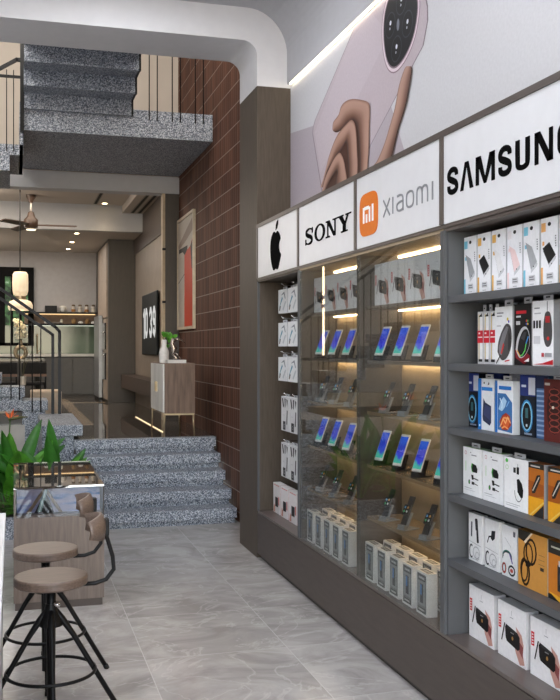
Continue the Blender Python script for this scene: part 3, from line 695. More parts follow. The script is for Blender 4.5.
# ------------------------------------------------------------------ glass showcase desk
dk = empty('display_showcase', (.29, 6.9, 0), 'low taupe wood showcase with a reflective glass top in the foreground', 'showcase')
X0, X1, Y0, Y1 = .0, .577, 6.22, 7.56
MB().box(X0, X1, Y0, Y1, .05, .60, DESKW).build('base_cabinet', dk)
box('toe_kick', X0+.01, X1-.01, Y0+.012, Y1-.02, 0, .05, M('toe_kick_taupe', '#564c46', .5), dk)
box('inner_floor', X0+.012, X1-.012, Y0+.012, Y1-.012, .60, .615, SEATW, dk)
m, nt, b = newmat('blue_striped_reflection')
tcn = nt.nodes.new('ShaderNodeTexCoord'); mp = nt.nodes.new('ShaderNodeMapping'); mp.inputs['Rotation'].default_value = (0, .35, .2); mp.inputs['Scale'].default_value = (2.2, 1, 9)
nn = nt.nodes.new('ShaderNodeTexNoise'); nn.inputs['Scale'].default_value = 2.3; nn.inputs['Detail'].default_value = 5
nt.links.new(tcn.outputs['Object'], mp.inputs[0]); nt.links.new(mp.outputs[0], nn.inputs['Vector']); crr = nt.nodes.new('ShaderNodeValToRGB'); e = crr.color_ramp.elements
e[0].position = .40; e[0].color = lin('#46669a'); e[1].position = .5; e[1].color = lin('#9794b0'); k = e.new(.7); k.color = lin('#b0a3ae')
nt.links.new(nn.outputs[0], crr.inputs[0]); nt.links.new(crr.outputs[0], b.inputs['Base Color']); b.inputs['Roughness'].default_value = .7
box('reflection_backing', X0+.02, X1-.02, Y0+.10, Y0+.13, .615, .785, m, dk)  # coloured board imitating the bluish reflection in the front glass
WD = M('reflected_wood_brown', '#6d5138', .4)
mb = MB()
for pts in ([(.09, .617), (.20, .775)], [(.30, .617), (.20, .775)]):
    (a, za), (bb, zb) = pts; mb.prism([(a-.012, Y0+.07, za), (a+.012, Y0+.07, za), (bb+.012, Y0+.07, zb), (bb-.012, Y0+.07, zb)], (0, .02, 0), WD)
mb.prism([(.13, Y0+.06, .617), (.26, Y0+.06, .617), (.20, Y0+.06, .76)], (0, .008, 0), P('#2b2926'))
mb.build('reflected_leg_shapes', dk)  # brown and dark shapes imitating reflected legs in the front glass
mb = MB(); mb.prism([(.15, Y0+.045, .63), (.175, Y0+.045, .63), (.215, Y0+.045, .775), (.195, Y0+.045, .775)], (0, .008, 0), P('#8fa79f')); mb.prism([(.16, Y0+.04, .63), (.166, Y0+.04, .63), (.206, Y0+.04, .775), (.20, Y0+.04, .775)], (0, .004, 0), P('#dfe3de'))
mb.build('reflection_strips', dk)  # pale strips belonging to the imitated glass reflection
mb = MB(); mb.box(X0, X0+.012, Y0, Y1, .60, .785, DESKW); mb.box(X1-.008, X1, Y0, Y1, .60, .785, P('#4a4440')); mb.box(X0, X1, Y1-.012, Y1, .60, .785, DESKW); mb.build('case_side', dk)
box('front_glass', X0+.012, X1-.008, Y0, Y0+.006, .60, .786, glass_pane('showcase_glass', '#f0f2f4', .8), dk)
m, nt, b = newmat('mirror_tinted_glass'); b.inputs['Base Color'].default_value = lin('#b0aca6'); b.inputs['Metallic'].default_value = .92; b.inputs['Roughness'].default_value = .015
box('glass_top', X0, X1, Y0, Y1, .787, .80, m, dk)

# ------------------------------------------------------------------ white counter on the left edge
ct = empty('bar_counter', (-.3, 3, 0), 'white bar counter cut off by the left frame edge', 'counter')
MB().box(-.62, -.036, .9, 4.70, .86, .90, P('#dcdcdc')).build('counter_top', ct, bevel=.003)
MB().box(-.60, -.05, .95, 4.69, 0, .86, P('#b9b9bb')).build('body', ct)

# ------------------------------------------------------------------ bar stools
def stool(cx, cy, label, zs=.658, dz=0, rot=0):
    e = empty('bar_stool', (cx, cy, 0), label, 'stool', 'round wooden bar stools at the counter')
    MB().lathe([(.155, 0), (.163, .004), (.166, .010), (.166, .036), (.163, .042), (.158, .044)], (cx, cy, zs-.042), SEATW, 56, smooth=False).build('seat', e)
    MB().tube([(cx, cy, zs-.042), (cx, cy, .50), (cx, cy, .02)], [.022, .022, .018], BLACK, 14).build('pole', e)
    MB().lathe([(.055, 0), (.05, .02), (.035, .055), (.025, .1)], (cx, cy, .43), BLACK, 16).build('hub', e)
    for a in (0, 90, 180, 270):
        q = R(a+rot); f = lambda r, z: (cx+r*math.cos(q), cy+r*math.sin(q), z)
        l = MB().tube([f(.02, .50), f(.05, .455), f(.10, .38), f(.19, .222), f(.315, .004)], [.012, .016, .0125, .012, .012], BLACK, 10).build('leg', e)
        MB().tube([f(.307, .02), f(.318, .0)], .014, BLACK, 10).build('foot_cap', l)
    MB().tube([(cx+.2*math.cos(t*math.pi/20), cy+.2*math.sin(t*math.pi/20), .22) for t in range(40)], .008, BLACK, 8, closed=True).build('foot_ring', e)
    MB().tube([(cx+.015, cy-.02, .535), (cx+.03, cy-.05, .532)], .012, M('chrome', '#dddddd', .1, metal=1), 10).build('height_knob', e)
    # back support
    MB().tube([(cx+.10, cy, zs-.05), (cx+.20, cy, zs-.05), (cx+.25, cy, zs-.035), (cx+.285, cy, zs+.01), (cx+.28, cy, zs+.07), (cx+.245, cy, zs+.19), (cx+.24, cy, zs+.22)], .010, BLACK, 10).build('back_tube', e)
    MB().box(cx+.232, cx+.262, cy-.02, cy+.02, zs+.17, zs+.25, BLACK).build('back_bracket', e, bevel=.004)
    mb = MB(); vs_ = []; n = 18; prof_ = [(0, 0), (.012, .05), (.012, .09), (.0, .125)]
    th = .013
    for i in range(n+1):
        a = R(-50+100*i/n); rr0 = .19
        shrink = 1-.35*abs(i/n*2-1)**2.2
        for (rad, zz) in ((rr0, 0), (rr0+.006, .05), (rr0+.004, .09), (rr0-.012, .13), (rr0-.012+th, .13), (rr0+.004+th, .09), (rr0+.006+th, .05), (rr0+th, 0)):
            zc = .07+(zz-.065)*shrink*.92
            vs_.append((cx+.04+rad*math.cos(a), cy+rad*math.sin(a)*.85, zs+.145+zc))
    fs = [[k*8+j for j in range(8)][::(-1 if k == 0 else 1)] for k in (0, n)]
    for i in range(n):
        for j in range(8): fs.append((i*8+j, i*8+(j+1) % 8, (i+1)*8+(j+1) % 8, (i+1)*8+j))
    mb.add(vs_, fs, SEATW, True); mb.build('backrest', e)
stool(.165, 4.375, 'nearer wooden bar stool with curved back beside the white counter')
stool(.160, 4.98, 'farther wooden bar stool just before the showcase desk')

# ------------------------------------------------------------------ poster above the display wall
ps = empty('advertising_poster', (PXW, 3.9, 2.75), 'large poster of a hand holding a pink phone above the signs', 'poster')
PZ0, PZ1 = 2.72, 3.848
box('poster_sheet', PXW, 2.2, .6, 7.30, PZ0, PZ1, P('#c9c9cc', .5), ps)
def clipz(pts, zmax=PZ1-.003, zmin=PZ0):
    for lim, keep in ((zmax, lambda z, l: z <= l), (zmin, lambda z, l: z >= l)):
        out = []
        for i in range(len(pts)):
            a, b = pts[i-1], pts[i]; ka, kb = keep(a[1], lim), keep(b[1], lim)
            if ka != kb: t = (lim-a[1])/(b[1]-a[1]); out.append((a[0]+(b[0]-a[0])*t, lim))
            if kb: out.append(b)
        pts = out
    return pts
mb = MB()
def art(mb, pts, m, k): pts = clipz(pts); mb.add([(PXW-.0006-.0005*k, y, z) for y, z in pts], [list(range(len(pts)))], m)
art(mb, [(7.29, 3.46), (5.0, 3.30), (.65, 3.15), (.65, 2.73), (7.29, 2.73)][:0] or [(7.29, 3.465), (5.2, 3.2), (4.9, 2.73), (7.29, 2.73)], P('#afa6ad', .5), 0)
def grow(pts, k):
    cy = sum(p[0] for p in pts)/len(pts); czz = sum(p[1] for p in pts)/len(pts); return [(cy+(y-cy)*k, czz+(z-czz)*k) for y, z in pts]
phone = [(6.475, 2.845), (6.676, 3.279), (6.700, 3.33), (6.689, 3.375), (6.64, 3.42), (5.845, 3.818), (5.484, 4.024), (4.762, 3.749), (4.69, 3.67), (4.655, 3.58), (4.652, 3.499), (4.71, 3.38), (5.041, 3.22), (5.518, 2.984), (5.788, 2.854), (6.1, 2.75)]
phone_in = grow(phone, .985)
art(mb, phone, P('#857a80', .5), 1); art(mb, phone_in, P('#b9adb3', .5), 2)
art(mb, [(6.64, 3.33), (6.5, 3.0), (5.2, 3.6), (5.5, 3.84), (5.9, 3.76)], P('#beb3b9', .5), 3)
ringp = [(4.762, 3.649), (4.775, 3.558), (4.829, 3.452), (4.954, 3.37), (5.115, 3.341), (5.238, 3.413), (5.302, 3.567), (5.302, 3.721), (5.238, 3.821), (5.115, 3.884), (4.926, 3.823), (4.802, 3.731)]
def smooth(pts):
    for _ in range(2): pts = [q for i in range(len(pts)) for q in ((pts[i][0]*.75+pts[(i+1) % len(pts)][0]*.25, pts[i][1]*.75+pts[(i+1) % len(pts)][1]*.25), (pts[i][0]*.25+pts[(i+1) % len(pts)][0]*.75, pts[i][1]*.25+pts[(i+1) % len(pts)][1]*.75))]
    return pts
ringp = smooth(ringp)
art(mb, grow(ringp, 1.05), P('#86707a', .5), 4); art(mb, grow(ringp, 1.02), P('#d9cad1', .5), 5); art(mb, grow(ringp, .95), P('#7d6c75', .5), 6); art(mb, grow(ringp, .91), P('#0b0c10', .4), 7)
def el(y, z, ry, rz, n=20, sk=-.1): return [(y+ry*math.cos(2*math.pi*i/n)+sk*0, z+rz*math.sin(2*math.pi*i/n)) for i in range(n)]
for (y, z) in ((5.176, 3.645), (4.926, 3.57), (5.085, 3.475), (5.012, 3.73)):
    art(mb, el(y, z, .078, .078), P('#2c2f36', .4), 8); art(mb, el(y, z, .070, .070), P('#050507', .4), 9)
    art(mb, el(y-.005, z+.012, .014, .014), P('#d8dce4', .4), 10); art(mb, el(y+.004, z-.02, .008, .008), P('#b0b4bc', .4), 10)
art(mb, el(5.06, 3.61, .02, .035), P('#777b84', .4), 8)
mb.build('printed_phone', ps)
mb = MB(); art(mb, [(6.46, 2.84), (6.40, 2.96), (6.295, 3.079), (6.18, 3.162), (6.069, 3.205), (5.961, 3.22), (5.8, 3.25), (5.6, 3.2), (5.6, 2.75), (6.45, 2.75)], P('#4a3028', .5), 11); mb.build('printed_palm', ps)
STR = {
 'f1': ([(6.226, 3.255), (6.203, 3.303), (6.091, 3.329), (6.047, 3.371), (5.961, 3.386), (5.815, 3.367), (5.619, 3.308), (5.525, 3.267), (5.499, 3.22), (5.506, 3.14), (5.513, 3.046), (5.525, 2.939), (5.551, 2.814)],
  [(6.203, 3.24), (6.149, 3.218), (6.069, 3.209), (5.961, 3.217), (5.877, 3.224), (5.815, 3.224), (5.783, 3.211), (5.751, 3.189), (5.727, 3.156), (5.711, 3.103), (5.696, 3.03), (5.68, 2.942), (5.684, 2.831)]),
 'f2': ([(6.488, 2.888), (6.429, 2.933), (6.367, 3.0), (6.295, 3.079), (6.18, 3.162), (6.069, 3.205), (5.919, 3.229), (5.836, 3.232), (5.775, 3.196), (5.743, 3.125), (5.727, 3.008), (5.715, 2.907), (5.727, 2.831)],
  [(6.429, 2.878), (6.381, 2.94), (6.319, 2.988), (6.226, 3.019), (6.135, 3.05), (6.069, 3.06), (6.003, 3.083), (5.952, 3.104), (5.931, 3.094), (5.914, 3.047), (5.902, 2.986), (5.893, 2.926), (5.889, 2.846)]),
 'f3': ([(6.449, 2.85), (6.42, 2.892), (6.391, 2.926), (6.343, 2.961), (6.286, 2.992), (6.226, 3.022), (6.158, 3.048), (6.069, 3.06), (6.012, 3.025), (5.974, 2.978), (5.948, 2.922), (5.927, 2.874), (5.914, 2.828)],
  [(6.381, 2.843), (6.333, 2.87), (6.286, 2.892), (6.24, 2.912), (6.194, 2.928), (6.158, 2.94), (6.131, 2.944), (6.113, 2.934), (6.113, 2.922), (6.122, 2.909), (6.131, 2.893), (6.14, 2.875), (6.149, 2.846)]),
 'thumb': ([(5.445, 2.851), (5.374, 2.873), (5.259, 2.955), (5.192, 3.027), (5.105, 3.126), (5.041, 3.245), (4.958, 3.322), (4.91, 3.321)],
  [(5.178, 2.818), (5.139, 2.853), (5.083, 2.935), (5.041, 2.993), (4.938, 3.101), (4.878, 3.217), (4.851, 3.283), (4.87, 3.309)]),
}
me = bpy.data.meshes.new('printed_hand'); V_, F_, K_ = [], [], []
TON = [lin(q) for q in ('#7a5546', '#b08c7b', '#a88373', '#7c5748', '#54342a', '#28150f')]
for lay, (nm, (A_, B_)) in enumerate((q, STR[q]) for q in ('thumb', 'f1', 'f2', 'f3')):
    k = len(V_); A2 = curve(A_, 3); B2 = curve(B_, 3); nr = len(A2)
    for i in range(nr):
        for j, t in enumerate((0, .12, .4, .7, .9, 1)):
            y = A2[i][0]*(1-t)+B2[i][0]*t; z = A2[i][1]*(1-t)+B2[i][1]*t
            V_.append((-.0068-.0008*lay, y-3.9, min(max(z, PZ0), PZ1)-2.75)); K_.append(TON[j])
    for i in range(nr-1):
        for j in range(5): F_.append((k+i*6+j, k+i*6+j+1, k+(i+1)*6+j+1, k+(i+1)*6+j))
me.from_pydata(V_, [], F_); ca = me.color_attributes.new('Col', 'FLOAT_COLOR', 'POINT')
for i, c_ in enumerate(K_): ca.data[i].color = c_
me.materials.append(ART); me.polygons.foreach_set('use_smooth', [True]*len(F_)); ho = bpy.data.objects.new('printed_hand', me); C.objects.link(ho); ho.parent = ps
# LED strip along the top of the poster
box('poster_light_strip', 2.164, 2.178, .6, 7.24, 3.853, 3.861, emit('cove_led', '#fff0d4', 8), label='warm light strip running above the poster along the ceiling cove', cat='light')

# ------------------------------------------------------------------ display wall: plinth, bays
BY = [7.27, 6.135, 5.015, 3.895, 2.775]
SH5 = [1.94, 1.63, 1.34, 1.035, .737]
pb = empty('display_plinth', (2.05, 4.6, 0), 'long dark brown plinth running under all the display cabinets', 'plinth')
MB().box(1.9, 2.19, 1.2, 7.27, .04, .365, DARKLAM).build('front_board', pb)
MB().box(1.93, 2.19, 1.2, 7.27, 0, .04, M('kick_dark', '#231f1d', .5)).build('toe_kick', pb)
MB().box(1.905, 2.19, 1.2, 7.27, .369, .385, M('ledge_laminate', '#5d5450', .3, var=.05, scale=10, stretch=(4, .5, 4))).build('ledge_top', pb)
baylab = ['narrow open cabinet bay of hanging accessories beside the pillar', 'glass fronted phone cabinet bay under the serif lettering sign', 'glass fronted phone cabinet bay under the orange square sign', 'open blue grey cabinet bay of boxed accessories at the right']
INW = M('bay_back_taupe', '#99886f', .5, var=.03)
for b in range(4):
    ya, yb = BY[b], BY[b+1]
    e = empty('display_cabinet', (2.05, (ya+yb)/2, .386), baylab[b], 'cabinet', None)
    inner_m = [BROWNLAM, INW, INW, STEEL][b]
    box('back_panel', 2.172, 2.186, yb, ya, .386, 2.25, inner_m, e)
    box('top_panel', 1.905, 2.172, yb, ya, 2.235, 2.25, [BROWNLAM, INW, INW, FRAMEB][b], e)
    s1 = [BROWNLAM, PANEL, PANEL, STEEL][b]
    box('side_panel', 1.915, 2.172, ya-.03, ya-.004, .386, 2.235, s1, e); box('side_panel', 1.915, 2.172, yb+.004, yb+.03, .386, 2.235, [STEEL, PANEL, STEEL, STEEL][b], e)
    if b != 2: box('edge_strip', 1.898, 1.914, ya-.022, ya-.002, .386, 2.24, STEEL, e)
    if b in (0, 2): box('edge_strip', 1.898, 1.914, yb+.002, yb+.020, .386, 2.24, STEEL, e)
    if b in (1, 2):
        for z in SH5:
            glass = z < 1.5
            box('shelf', 1.955, 2.171, yb+.031, ya-.031, z-.018, z, M('bay_shelf', '#6b5d50', .35) if not glass else M('bay_shelf_light', '#8d7a62', .2), e)
            l = box('light_strip', 2.14, 2.155, yb+.05, ya-.05, z-.026, z-.0185, WARM, e)
        box('light_strip', 2.14, 2.155, yb+.05, ya-.05, 2.222, 2.234, WARM, e)
        box('glass_pane', 1.904, 1.910, yb+(.021 if b == 2 else .001), ya-(.023 if b == 1 else .001), .387, 2.234, GLASS, e)
    if b == 3:
        for z in SH5: MB().box(1.915, 2.171, yb+.031, ya-.031, z-.032, z, STEEL).build('shelf', e)
# sign frame and panels
sf_ = empty('sign_frame', (1.95, 4.6, 2.25), 'long brown frame holding the white signs above the cabinets', 'frame')
box('bottom_rail', 1.9, 2.18, 1.2, 7.27, 2.251, 2.268, FRAMEB, sf_); box('top_rail', 1.89, 2.18, 1.2, 7.27, 2.672, 2.70, FRAMEB, sf_)
for y in (7.255, 6.135, 5.015, 3.895, 2.775): box('divider', 1.89, 2.18, y-.017, y+.015, 2.268, 2.672, FRAMEB, sf_)
snl = ['white sign with a black bitten fruit mark, leftmost', 'white sign with four black serif capitals', 'white sign with orange rounded square and grey lettering', 'white sign with bold black capitals at the right edge']
signs = []
for b in range(4):
    e = empty('brand_sign', (1.9, (BY[b]+BY[b+1])/2, 2.268), snl[b], 'sign', 'white brand signs')
    box('sign_panel', 1.897, 2.15, BY[b+1]+.016, BY[b]-.02 if b else BY[b]-.034, 2.269, 2.671, SIGNW, e); signs.append(e)
SX = 1.897
def glyph(mb, polys, y0, y1, z0, z1, m, th=.003):
    for pl_ in polys:
        pts = [(SX, y0+(y1-y0)*a, z0+(z1-z0)*b) for a, b in pl_]; mb.prism(pts, (-th, 0, 0), m)
def strokes(paths, asp):   # paths: list of (points, width(s)) in unit box; asp = width/height ; returns quads
    out = []
    for pts, w in paths:
        n = len(pts); ws = w if isinstance(w, (list, tuple)) else [w]*n
        L_, R_ = [], []
        for i in range(n):
            a = pts[max(0, i-1)]; b = pts[min(n-1, i+1)]; dx, dy = (b[0]-a[0])*asp, b[1]-a[1]; l = math.hypot(dx, dy) or 1
            nx, ny = -dy/l*ws[i]/2/asp, dx/l*ws[i]/2; L_.append((pts[i][0]+nx, pts[i][1]+ny)); R_.append((pts[i][0]-nx, pts[i][1]-ny))
        for i in range(n-1): out.append([L_[i], L_[i+1], R_[i+1], R_[i]])
    return out
def sq(x0, y0, x1, y1): return [(x0, y0), (x1, y0), (x1, y1), (x0, y1)]
def cstroke(ctrl, asp): c_ = curve(ctrl); return strokes([([(p[0], p[1]) for p in c_], [p[2] for p in c_])], asp)
# fruit mark
mb = MB(); zb, zt, yl, yr = 2.29, 2.588, 6.862, 6.553
left = [(.50, .93), (.36, .985), (.2, .93), (.07, .80), (.02, .60), (.05, .38), (.15, .16), (.27, .03), (.37, .0), (.46, .03)]
right = [(.54, .03), (.63, .0), (.74, .04), (.87, .2), (.97, .34), (.86, .42), (.80, .53), (.82, .66), (.92, .75), (.84, .87), (.68, .965), (.58, .95)]
body = [(a, b) for a, b in curve([(p[0], p[1]) for p in left], 3)]+[(a, b) for a, b in curve([(p[0], p[1]) for p in right], 3)]
mid = (.42, .5); 
for i in range(len(body)):
    a, b_ = body[i], body[(i+1) % len(body)]; glyph(mb, [[mid, a, b_]], yl, yr, zb, zt, INK)
glyph(mb, [[(.50, 1.0), (.52, 1.12), (.60, 1.21), (.72, 1.25), (.71, 1.13), (.63, 1.04)]], yl, yr, zb, zt, INK)
mb.build('fruit_mark', signs[0])
# serif four letters
mb = MB(); z0, z1 = 2.394, 2.50
def G(polys, ya, yb): mb = MB(); glyph(mb, polys, ya, yb, z0, z1, INK); mb.build('letter', signs[1])
a_ = (5.977-5.799)/.106
G(cstroke([(.90, .70, .05), (.84, .88, .10), (.55, .97, .11), (.22, .88, .2), (.16, .70, .26), (.38, .56, .27), (.68, .44, .27), (.86, .27, .26), (.76, .10, .2), (.45, .03, .11), (.16, .12, .10), (.08, .32, .05)], a_)+[sq(.84, .66, .95, 1.0), sq(.05, 0, .16, .36)], 5.977, 5.799)
a_ = (5.767-5.56)/.106; nn_ = 24
ring = []
for i in range(nn_):
    t0, t1 = 2*math.pi*i/nn_, 2*math.pi*(i+1)/nn_
    ring.append([(.5+.52*math.cos(t0), .5+.53*math.sin(t0)), (.5+.52*math.cos(t1), .5+.53*math.sin(t1)), (.5+.31*math.cos(t1), .5+.43*math.sin(t1)), (.5+.31*math.cos(t0), .5+.43*math.sin(t0))])
G(ring, 5.767, 5.56)
G([sq(.12, 0, .22, 1), sq(.78, 0, .88, 1), [(.05, 1), (.33, 1), (.88, 0), (.70, 0)], sq(-.02, 0, .36, .09), sq(-.02, .91, .3, 1), sq(.62, .91, 1.02, 1)], 5.539, 5.334)
G([sq(.38, 0, .62, .5), [(.02, 1), (.32, 1), (.62, .45), (.40, .42)], [(.74, 1), (.87, 1), (.62, .42), (.52, .5)], sq(.24, 0, .76, .09), sq(-.06, .91, .44, 1), sq(.60, .91, 1.04, 1)], 5.312, 5.093)

# orange rounded square and grey lettering
mb = MB(); OR = P('#d9700c'); WH = P('#f2efec')
cy_, cz_, hy, hz = (4.945+4.672)/2, 2.4465, .137, .120
pts = []
for i in range(40):
    t = 2*math.pi*i/40; c1, s1_ = math.cos(t), math.sin(t); pts.append((SX, cy_-hy*math.copysign(abs(c1)**.5, c1), cz_+hz*math.copysign(abs(s1_)**.5, s1_)))
mb.prism(pts, (-.003, 0, 0), OR); SX2 = SX-.0031
def wq(u0, t0, u1, t1): mb.prism([(SX2, cy_-hy*a, cz_+hz*b) for a, b in sq(u0, t0, u1, t1)], (-.001, 0, 0), WH)
wq(-.60, -.38, -.42, .36); wq(-.42, .22, .06, .38); wq(.06, -.38, .22, .32); wq(-.28, -.38, -.10, .02); wq(.38, -.38, .56, .40)
mb.build('orange_mark', signs[2])
mb = MB(); GR = P('#83858a'); z0, z1 = 2.400, 2.487; W_ = .125
def GG(polys, ya, yb): mb = MB(); glyph(mb, polys, ya, yb, z0, z1, GR); mb.build('letter', signs[2])
def asp(ya, yb): return (ya-yb)/(z1-z0)
q = asp(4.6, 4.501); GG(strokes([([(.06, 1), (.94, 0)], W_), ([(.94, 1), (.06, 0)], W_)], q), 4.6, 4.501)
GG([sq(0, 0, .7, 1)], 4.472, 4.456)
q = asp(4.421, 4.328); GG(cstroke([(.12, .93, W_), (.55, .95, W_), (.85, .85, W_), (.92, .6, W_), (.92, .3, W_), (.92, 0, W_)], q)+cstroke([(.92, .55, W_), (.5, .55, W_), (.14, .45, W_), (.08, .27, W_), (.2, .1, W_), (.5, .04, W_), (.85, .1, W_), (.92, .3, W_)], q), 4.421, 4.328)
q = asp(4.299, 4.201); GG(cstroke([(.5, .95, W_), (.15, .85, W_), (.06, .5, W_), (.15, .15, W_), (.5, .05, W_), (.85, .15, W_), (.94, .5, W_), (.85, .85, W_), (.5, .95, W_)], q), 4.299, 4.201)
q = asp(4.174, 4.039); GG(cstroke([(.05, 0, W_), (.05, .6, W_), (.10, .88, W_), (.28, .95, W_), (.45, .86, W_), (.5, .6, W_), (.5, 0, W_)], q)+cstroke([(.5, .6, W_), (.55, .88, W_), (.73, .95, W_), (.90, .86, W_), (.95, .6, W_), (.95, 0, W_)], q), 4.174, 4.039)
GG([sq(0, 0, .7, 1)], 3.998, 3.980)

# bold capitals
mb = MB(); z0, z1 = 2.392, 2.513
def B(polys, ya, yb): mb = MB(); glyph(mb, polys, ya, yb, z0, z1, INK); mb.build('letter', signs[3])
def Sg(ya, yb):
    q = (ya-yb)/(z1-z0); w = .23
    B(cstroke([(.86, .68, w), (.84, .80, w), (.66, .90, w*.9), (.34, .90, w*.9), (.14, .78, w), (.16, .62, w), (.5, .50, w*1.1), (.82, .38, w), (.86, .20, w), (.66, .10, w*.9), (.34, .10, w*.9), (.14, .20, w), (.13, .34, w)], q), ya, yb)
Sg(3.834, 3.732); Sg(3.373, 3.272)
B([[(-.02, 0), (.22, 0), (.5, .9), (.62, 1), (.36, 1)], [(.36, 1), (.64, 1), (1.02, 0), (.76, 0), (.48, .9)]], 3.707, 3.592)
B([sq(0, 0, .16, 1), sq(.84, 0, 1, 1), [(0, 1), (.26, 1), (.56, 0), (.44, 0)], [(.74, 1), (1, 1), (.56, 0), (.44, 0)]], 3.566, 3.405)
q = (3.24-3.138)/.121; B(cstroke([(.14, 1, .25), (.14, .3, .25), (.2, .14, .2), (.5, .08, .17), (.8, .14, .2), (.86, .3, .25), (.86, 1, .25)], q), 3.24, 3.138)
B([sq(0, 0, .2, 1), sq(.8, 0, 1, 1), [(.0, 1), (.3, 1), (1, 0), (.7, 0)]], 3.101, 2.979)
q = .9; B(cstroke([(.86, .66, .22), (.84, .80, .22), (.66, .91, .19), (.34, .91, .19), (.14, .76, .22), (.13, .5, .24), (.14, .24, .22), (.34, .09, .19), (.66, .09, .19), (.86, .2, .22), (.87, .46, .22)], q)+[sq(.5, .42, .98, .58)], 2.947, 2.84)


# ------------------------------------------------------------------ boxed goods
def d_router(F, mb, v=0):
    F.rect(mb, .03, .50, .13, .74, P('#c8202a')); 
    for i in range(4): F.rect(mb, .055, .53+.05*i, .105, .555+.05*i, P('#f0e8e8'))
    F.poly(mb, [(.66, .66), (.86, .56), (.93, .40), (.90, .24), (.96, .06), (.80, .02), (.66, .2), (.60, .34), (.76, .36)], P('#c79a90'))
    F.poly(mb, [(.80, .42), (.92, .36), (.90, .16), (.78, .26)], P('#8a4a48'))
    F.poly(mb, [(.32, .62), (.72, .56), (.80, .50), (.80, .30), (.74, .25), (.34, .32), (.30, .38), (.28, .56)], P('#111012' if v < 2 else '#3c3d3f'))
    F.poly(mb, [(.33, .61), (.71, .55), (.78, .50), (.36, .56)], P('#2d2d30'))
    F.line(mb, [(.27, .62), (.16, .30)], .008, P('#111012'))
    F.ell(mb, .55, .42, .03, .035, P('#b98a50')); F.rect(mb, .48, .50, .60, .52, P('#8d8f92'))
    F.line(mb, [(.52, .90), (.52, .82)], .003, P('#aeb0b4')); F.rect(mb, .46, .77, .58, .785, P('#aeb0b4'))
def d_power(F, mb, v=0):
    edge = ['#7cc4dc', '#e0b060', '#e0b060', '#f0d8d8', '#7cc4dc', '#e8b070', '#e0b060'][v]
    body_ = ['#9ea1a5', '#17181a', '#e8e8ea', '#ecd2d2', '#a8abaf', '#17181a', '#9ea1a5'][v]
    F.rect(mb, 0, .02, .13, .28, P(edge)); F.rect(mb, .03, .80, .30, .93, P(edge if v != 3 else '#e8e4e6'))
    F.ell(mb, .52, .90, .10, .03, P('#101114')); F.rect(mb, .10, .60, .22, .66, P(edge))
    sh = [(.15, .70), (.55, .62), (.88, .38), (.50, .28)] if body_ != '#17181a' else [(.12, .56), (.52, .64), (.90, .44), (.50, .32)]
    F.poly(mb, [(a+.02, b-.035) for a, b in sh], P('#6f7276')); F.poly(mb, sh, P(body_)); F.poly(mb, [sh[2], sh[3], (sh[3][0], sh[3][1]-.06), (sh[2][0], sh[2][1]-.06)], P('#c9cbcf'))
    F.ell(mb, .66, .32, .03, .012, P('#202226'))
    F.rect(mb, .36, .10, .76, .19, P('#c9cace')); F.rect(mb, .40, .12, .72, .135, P('#6a6c70')); F.rect(mb, .40, .155, .68, .17, P('#6a6c70')); F.rect(mb, .42, .05, .70, .06, P('#a0a2a6'))
    for i in range(5): F.rect(mb, .88, .56+.035*i, .95, .58+.035*i, P('#84868a'))
def d_ram(F, mb, v=0):
    F.rect(mb, .1, .03, .9, .97, P('#d8d8da')); F.rect(mb, .2, .05, .34, .95, P('#c8b060')); F.rect(mb, .45, .05, .9, .95, P('#eceeee'))
    F.rect(mb, 0, .40, 1, .64, P('#cc1f33')); F.rect(mb, .1, .50, .9, .52, P('#f4e6e6')); F.rect(mb, .2, .57, .5, .60, P('#f4e6e6'))
    F.rect(mb, .2, .04, .9, .09, P('#17181a')); F.poly(mb, [(.2, .9), (.8, .97), (.9, .90)], P('#17181a'))
def d_mouse_white(F, mb, v=0):
    F.rect(mb, .12, .88, .5, .905, P('#8d8f93')); F.rect(mb, .12, .83, .42, .85, P('#8d8f93')); F.ell(mb, .74, .78, .05, .03, P('#d8c040')); F.ell(mb, .80, .74, .04, .025, P('#5a50b0'))
    F.rect(mb, .12, .66, .36, .68, P('#b6b8bc'))
    body_ = curve([(.16, .22), (.22, .40), (.42, .58), (.66, .70), (.90, .66), (.98, .48), (.92, .28), (.70, .12), (.40, .08), (.16, .22)], 4)[:-1]; F.poly(mb, body_, P('#4a4748')); F.poly(mb, [(.24, .30), (.46, .54), (.68, .66), (.80, .64), (.56, .40), (.40, .16), (.28, .18)], P('#77767a')); F.poly(mb, [(.80, .60), (.94, .46), (.90, .30), (.76, .22)], P('#2e2c2e'))
    F.poly(mb, [(.36, .20), (.50, .38), (.56, .34), (.42, .18)], P('#c8302c')); F.line(mb, [(.34, .16), (.10, .02)], .006, P('#1b1b1c')); F.line(mb, [(.6, .06), (.85, .08)], .005, P('#c8202a'))
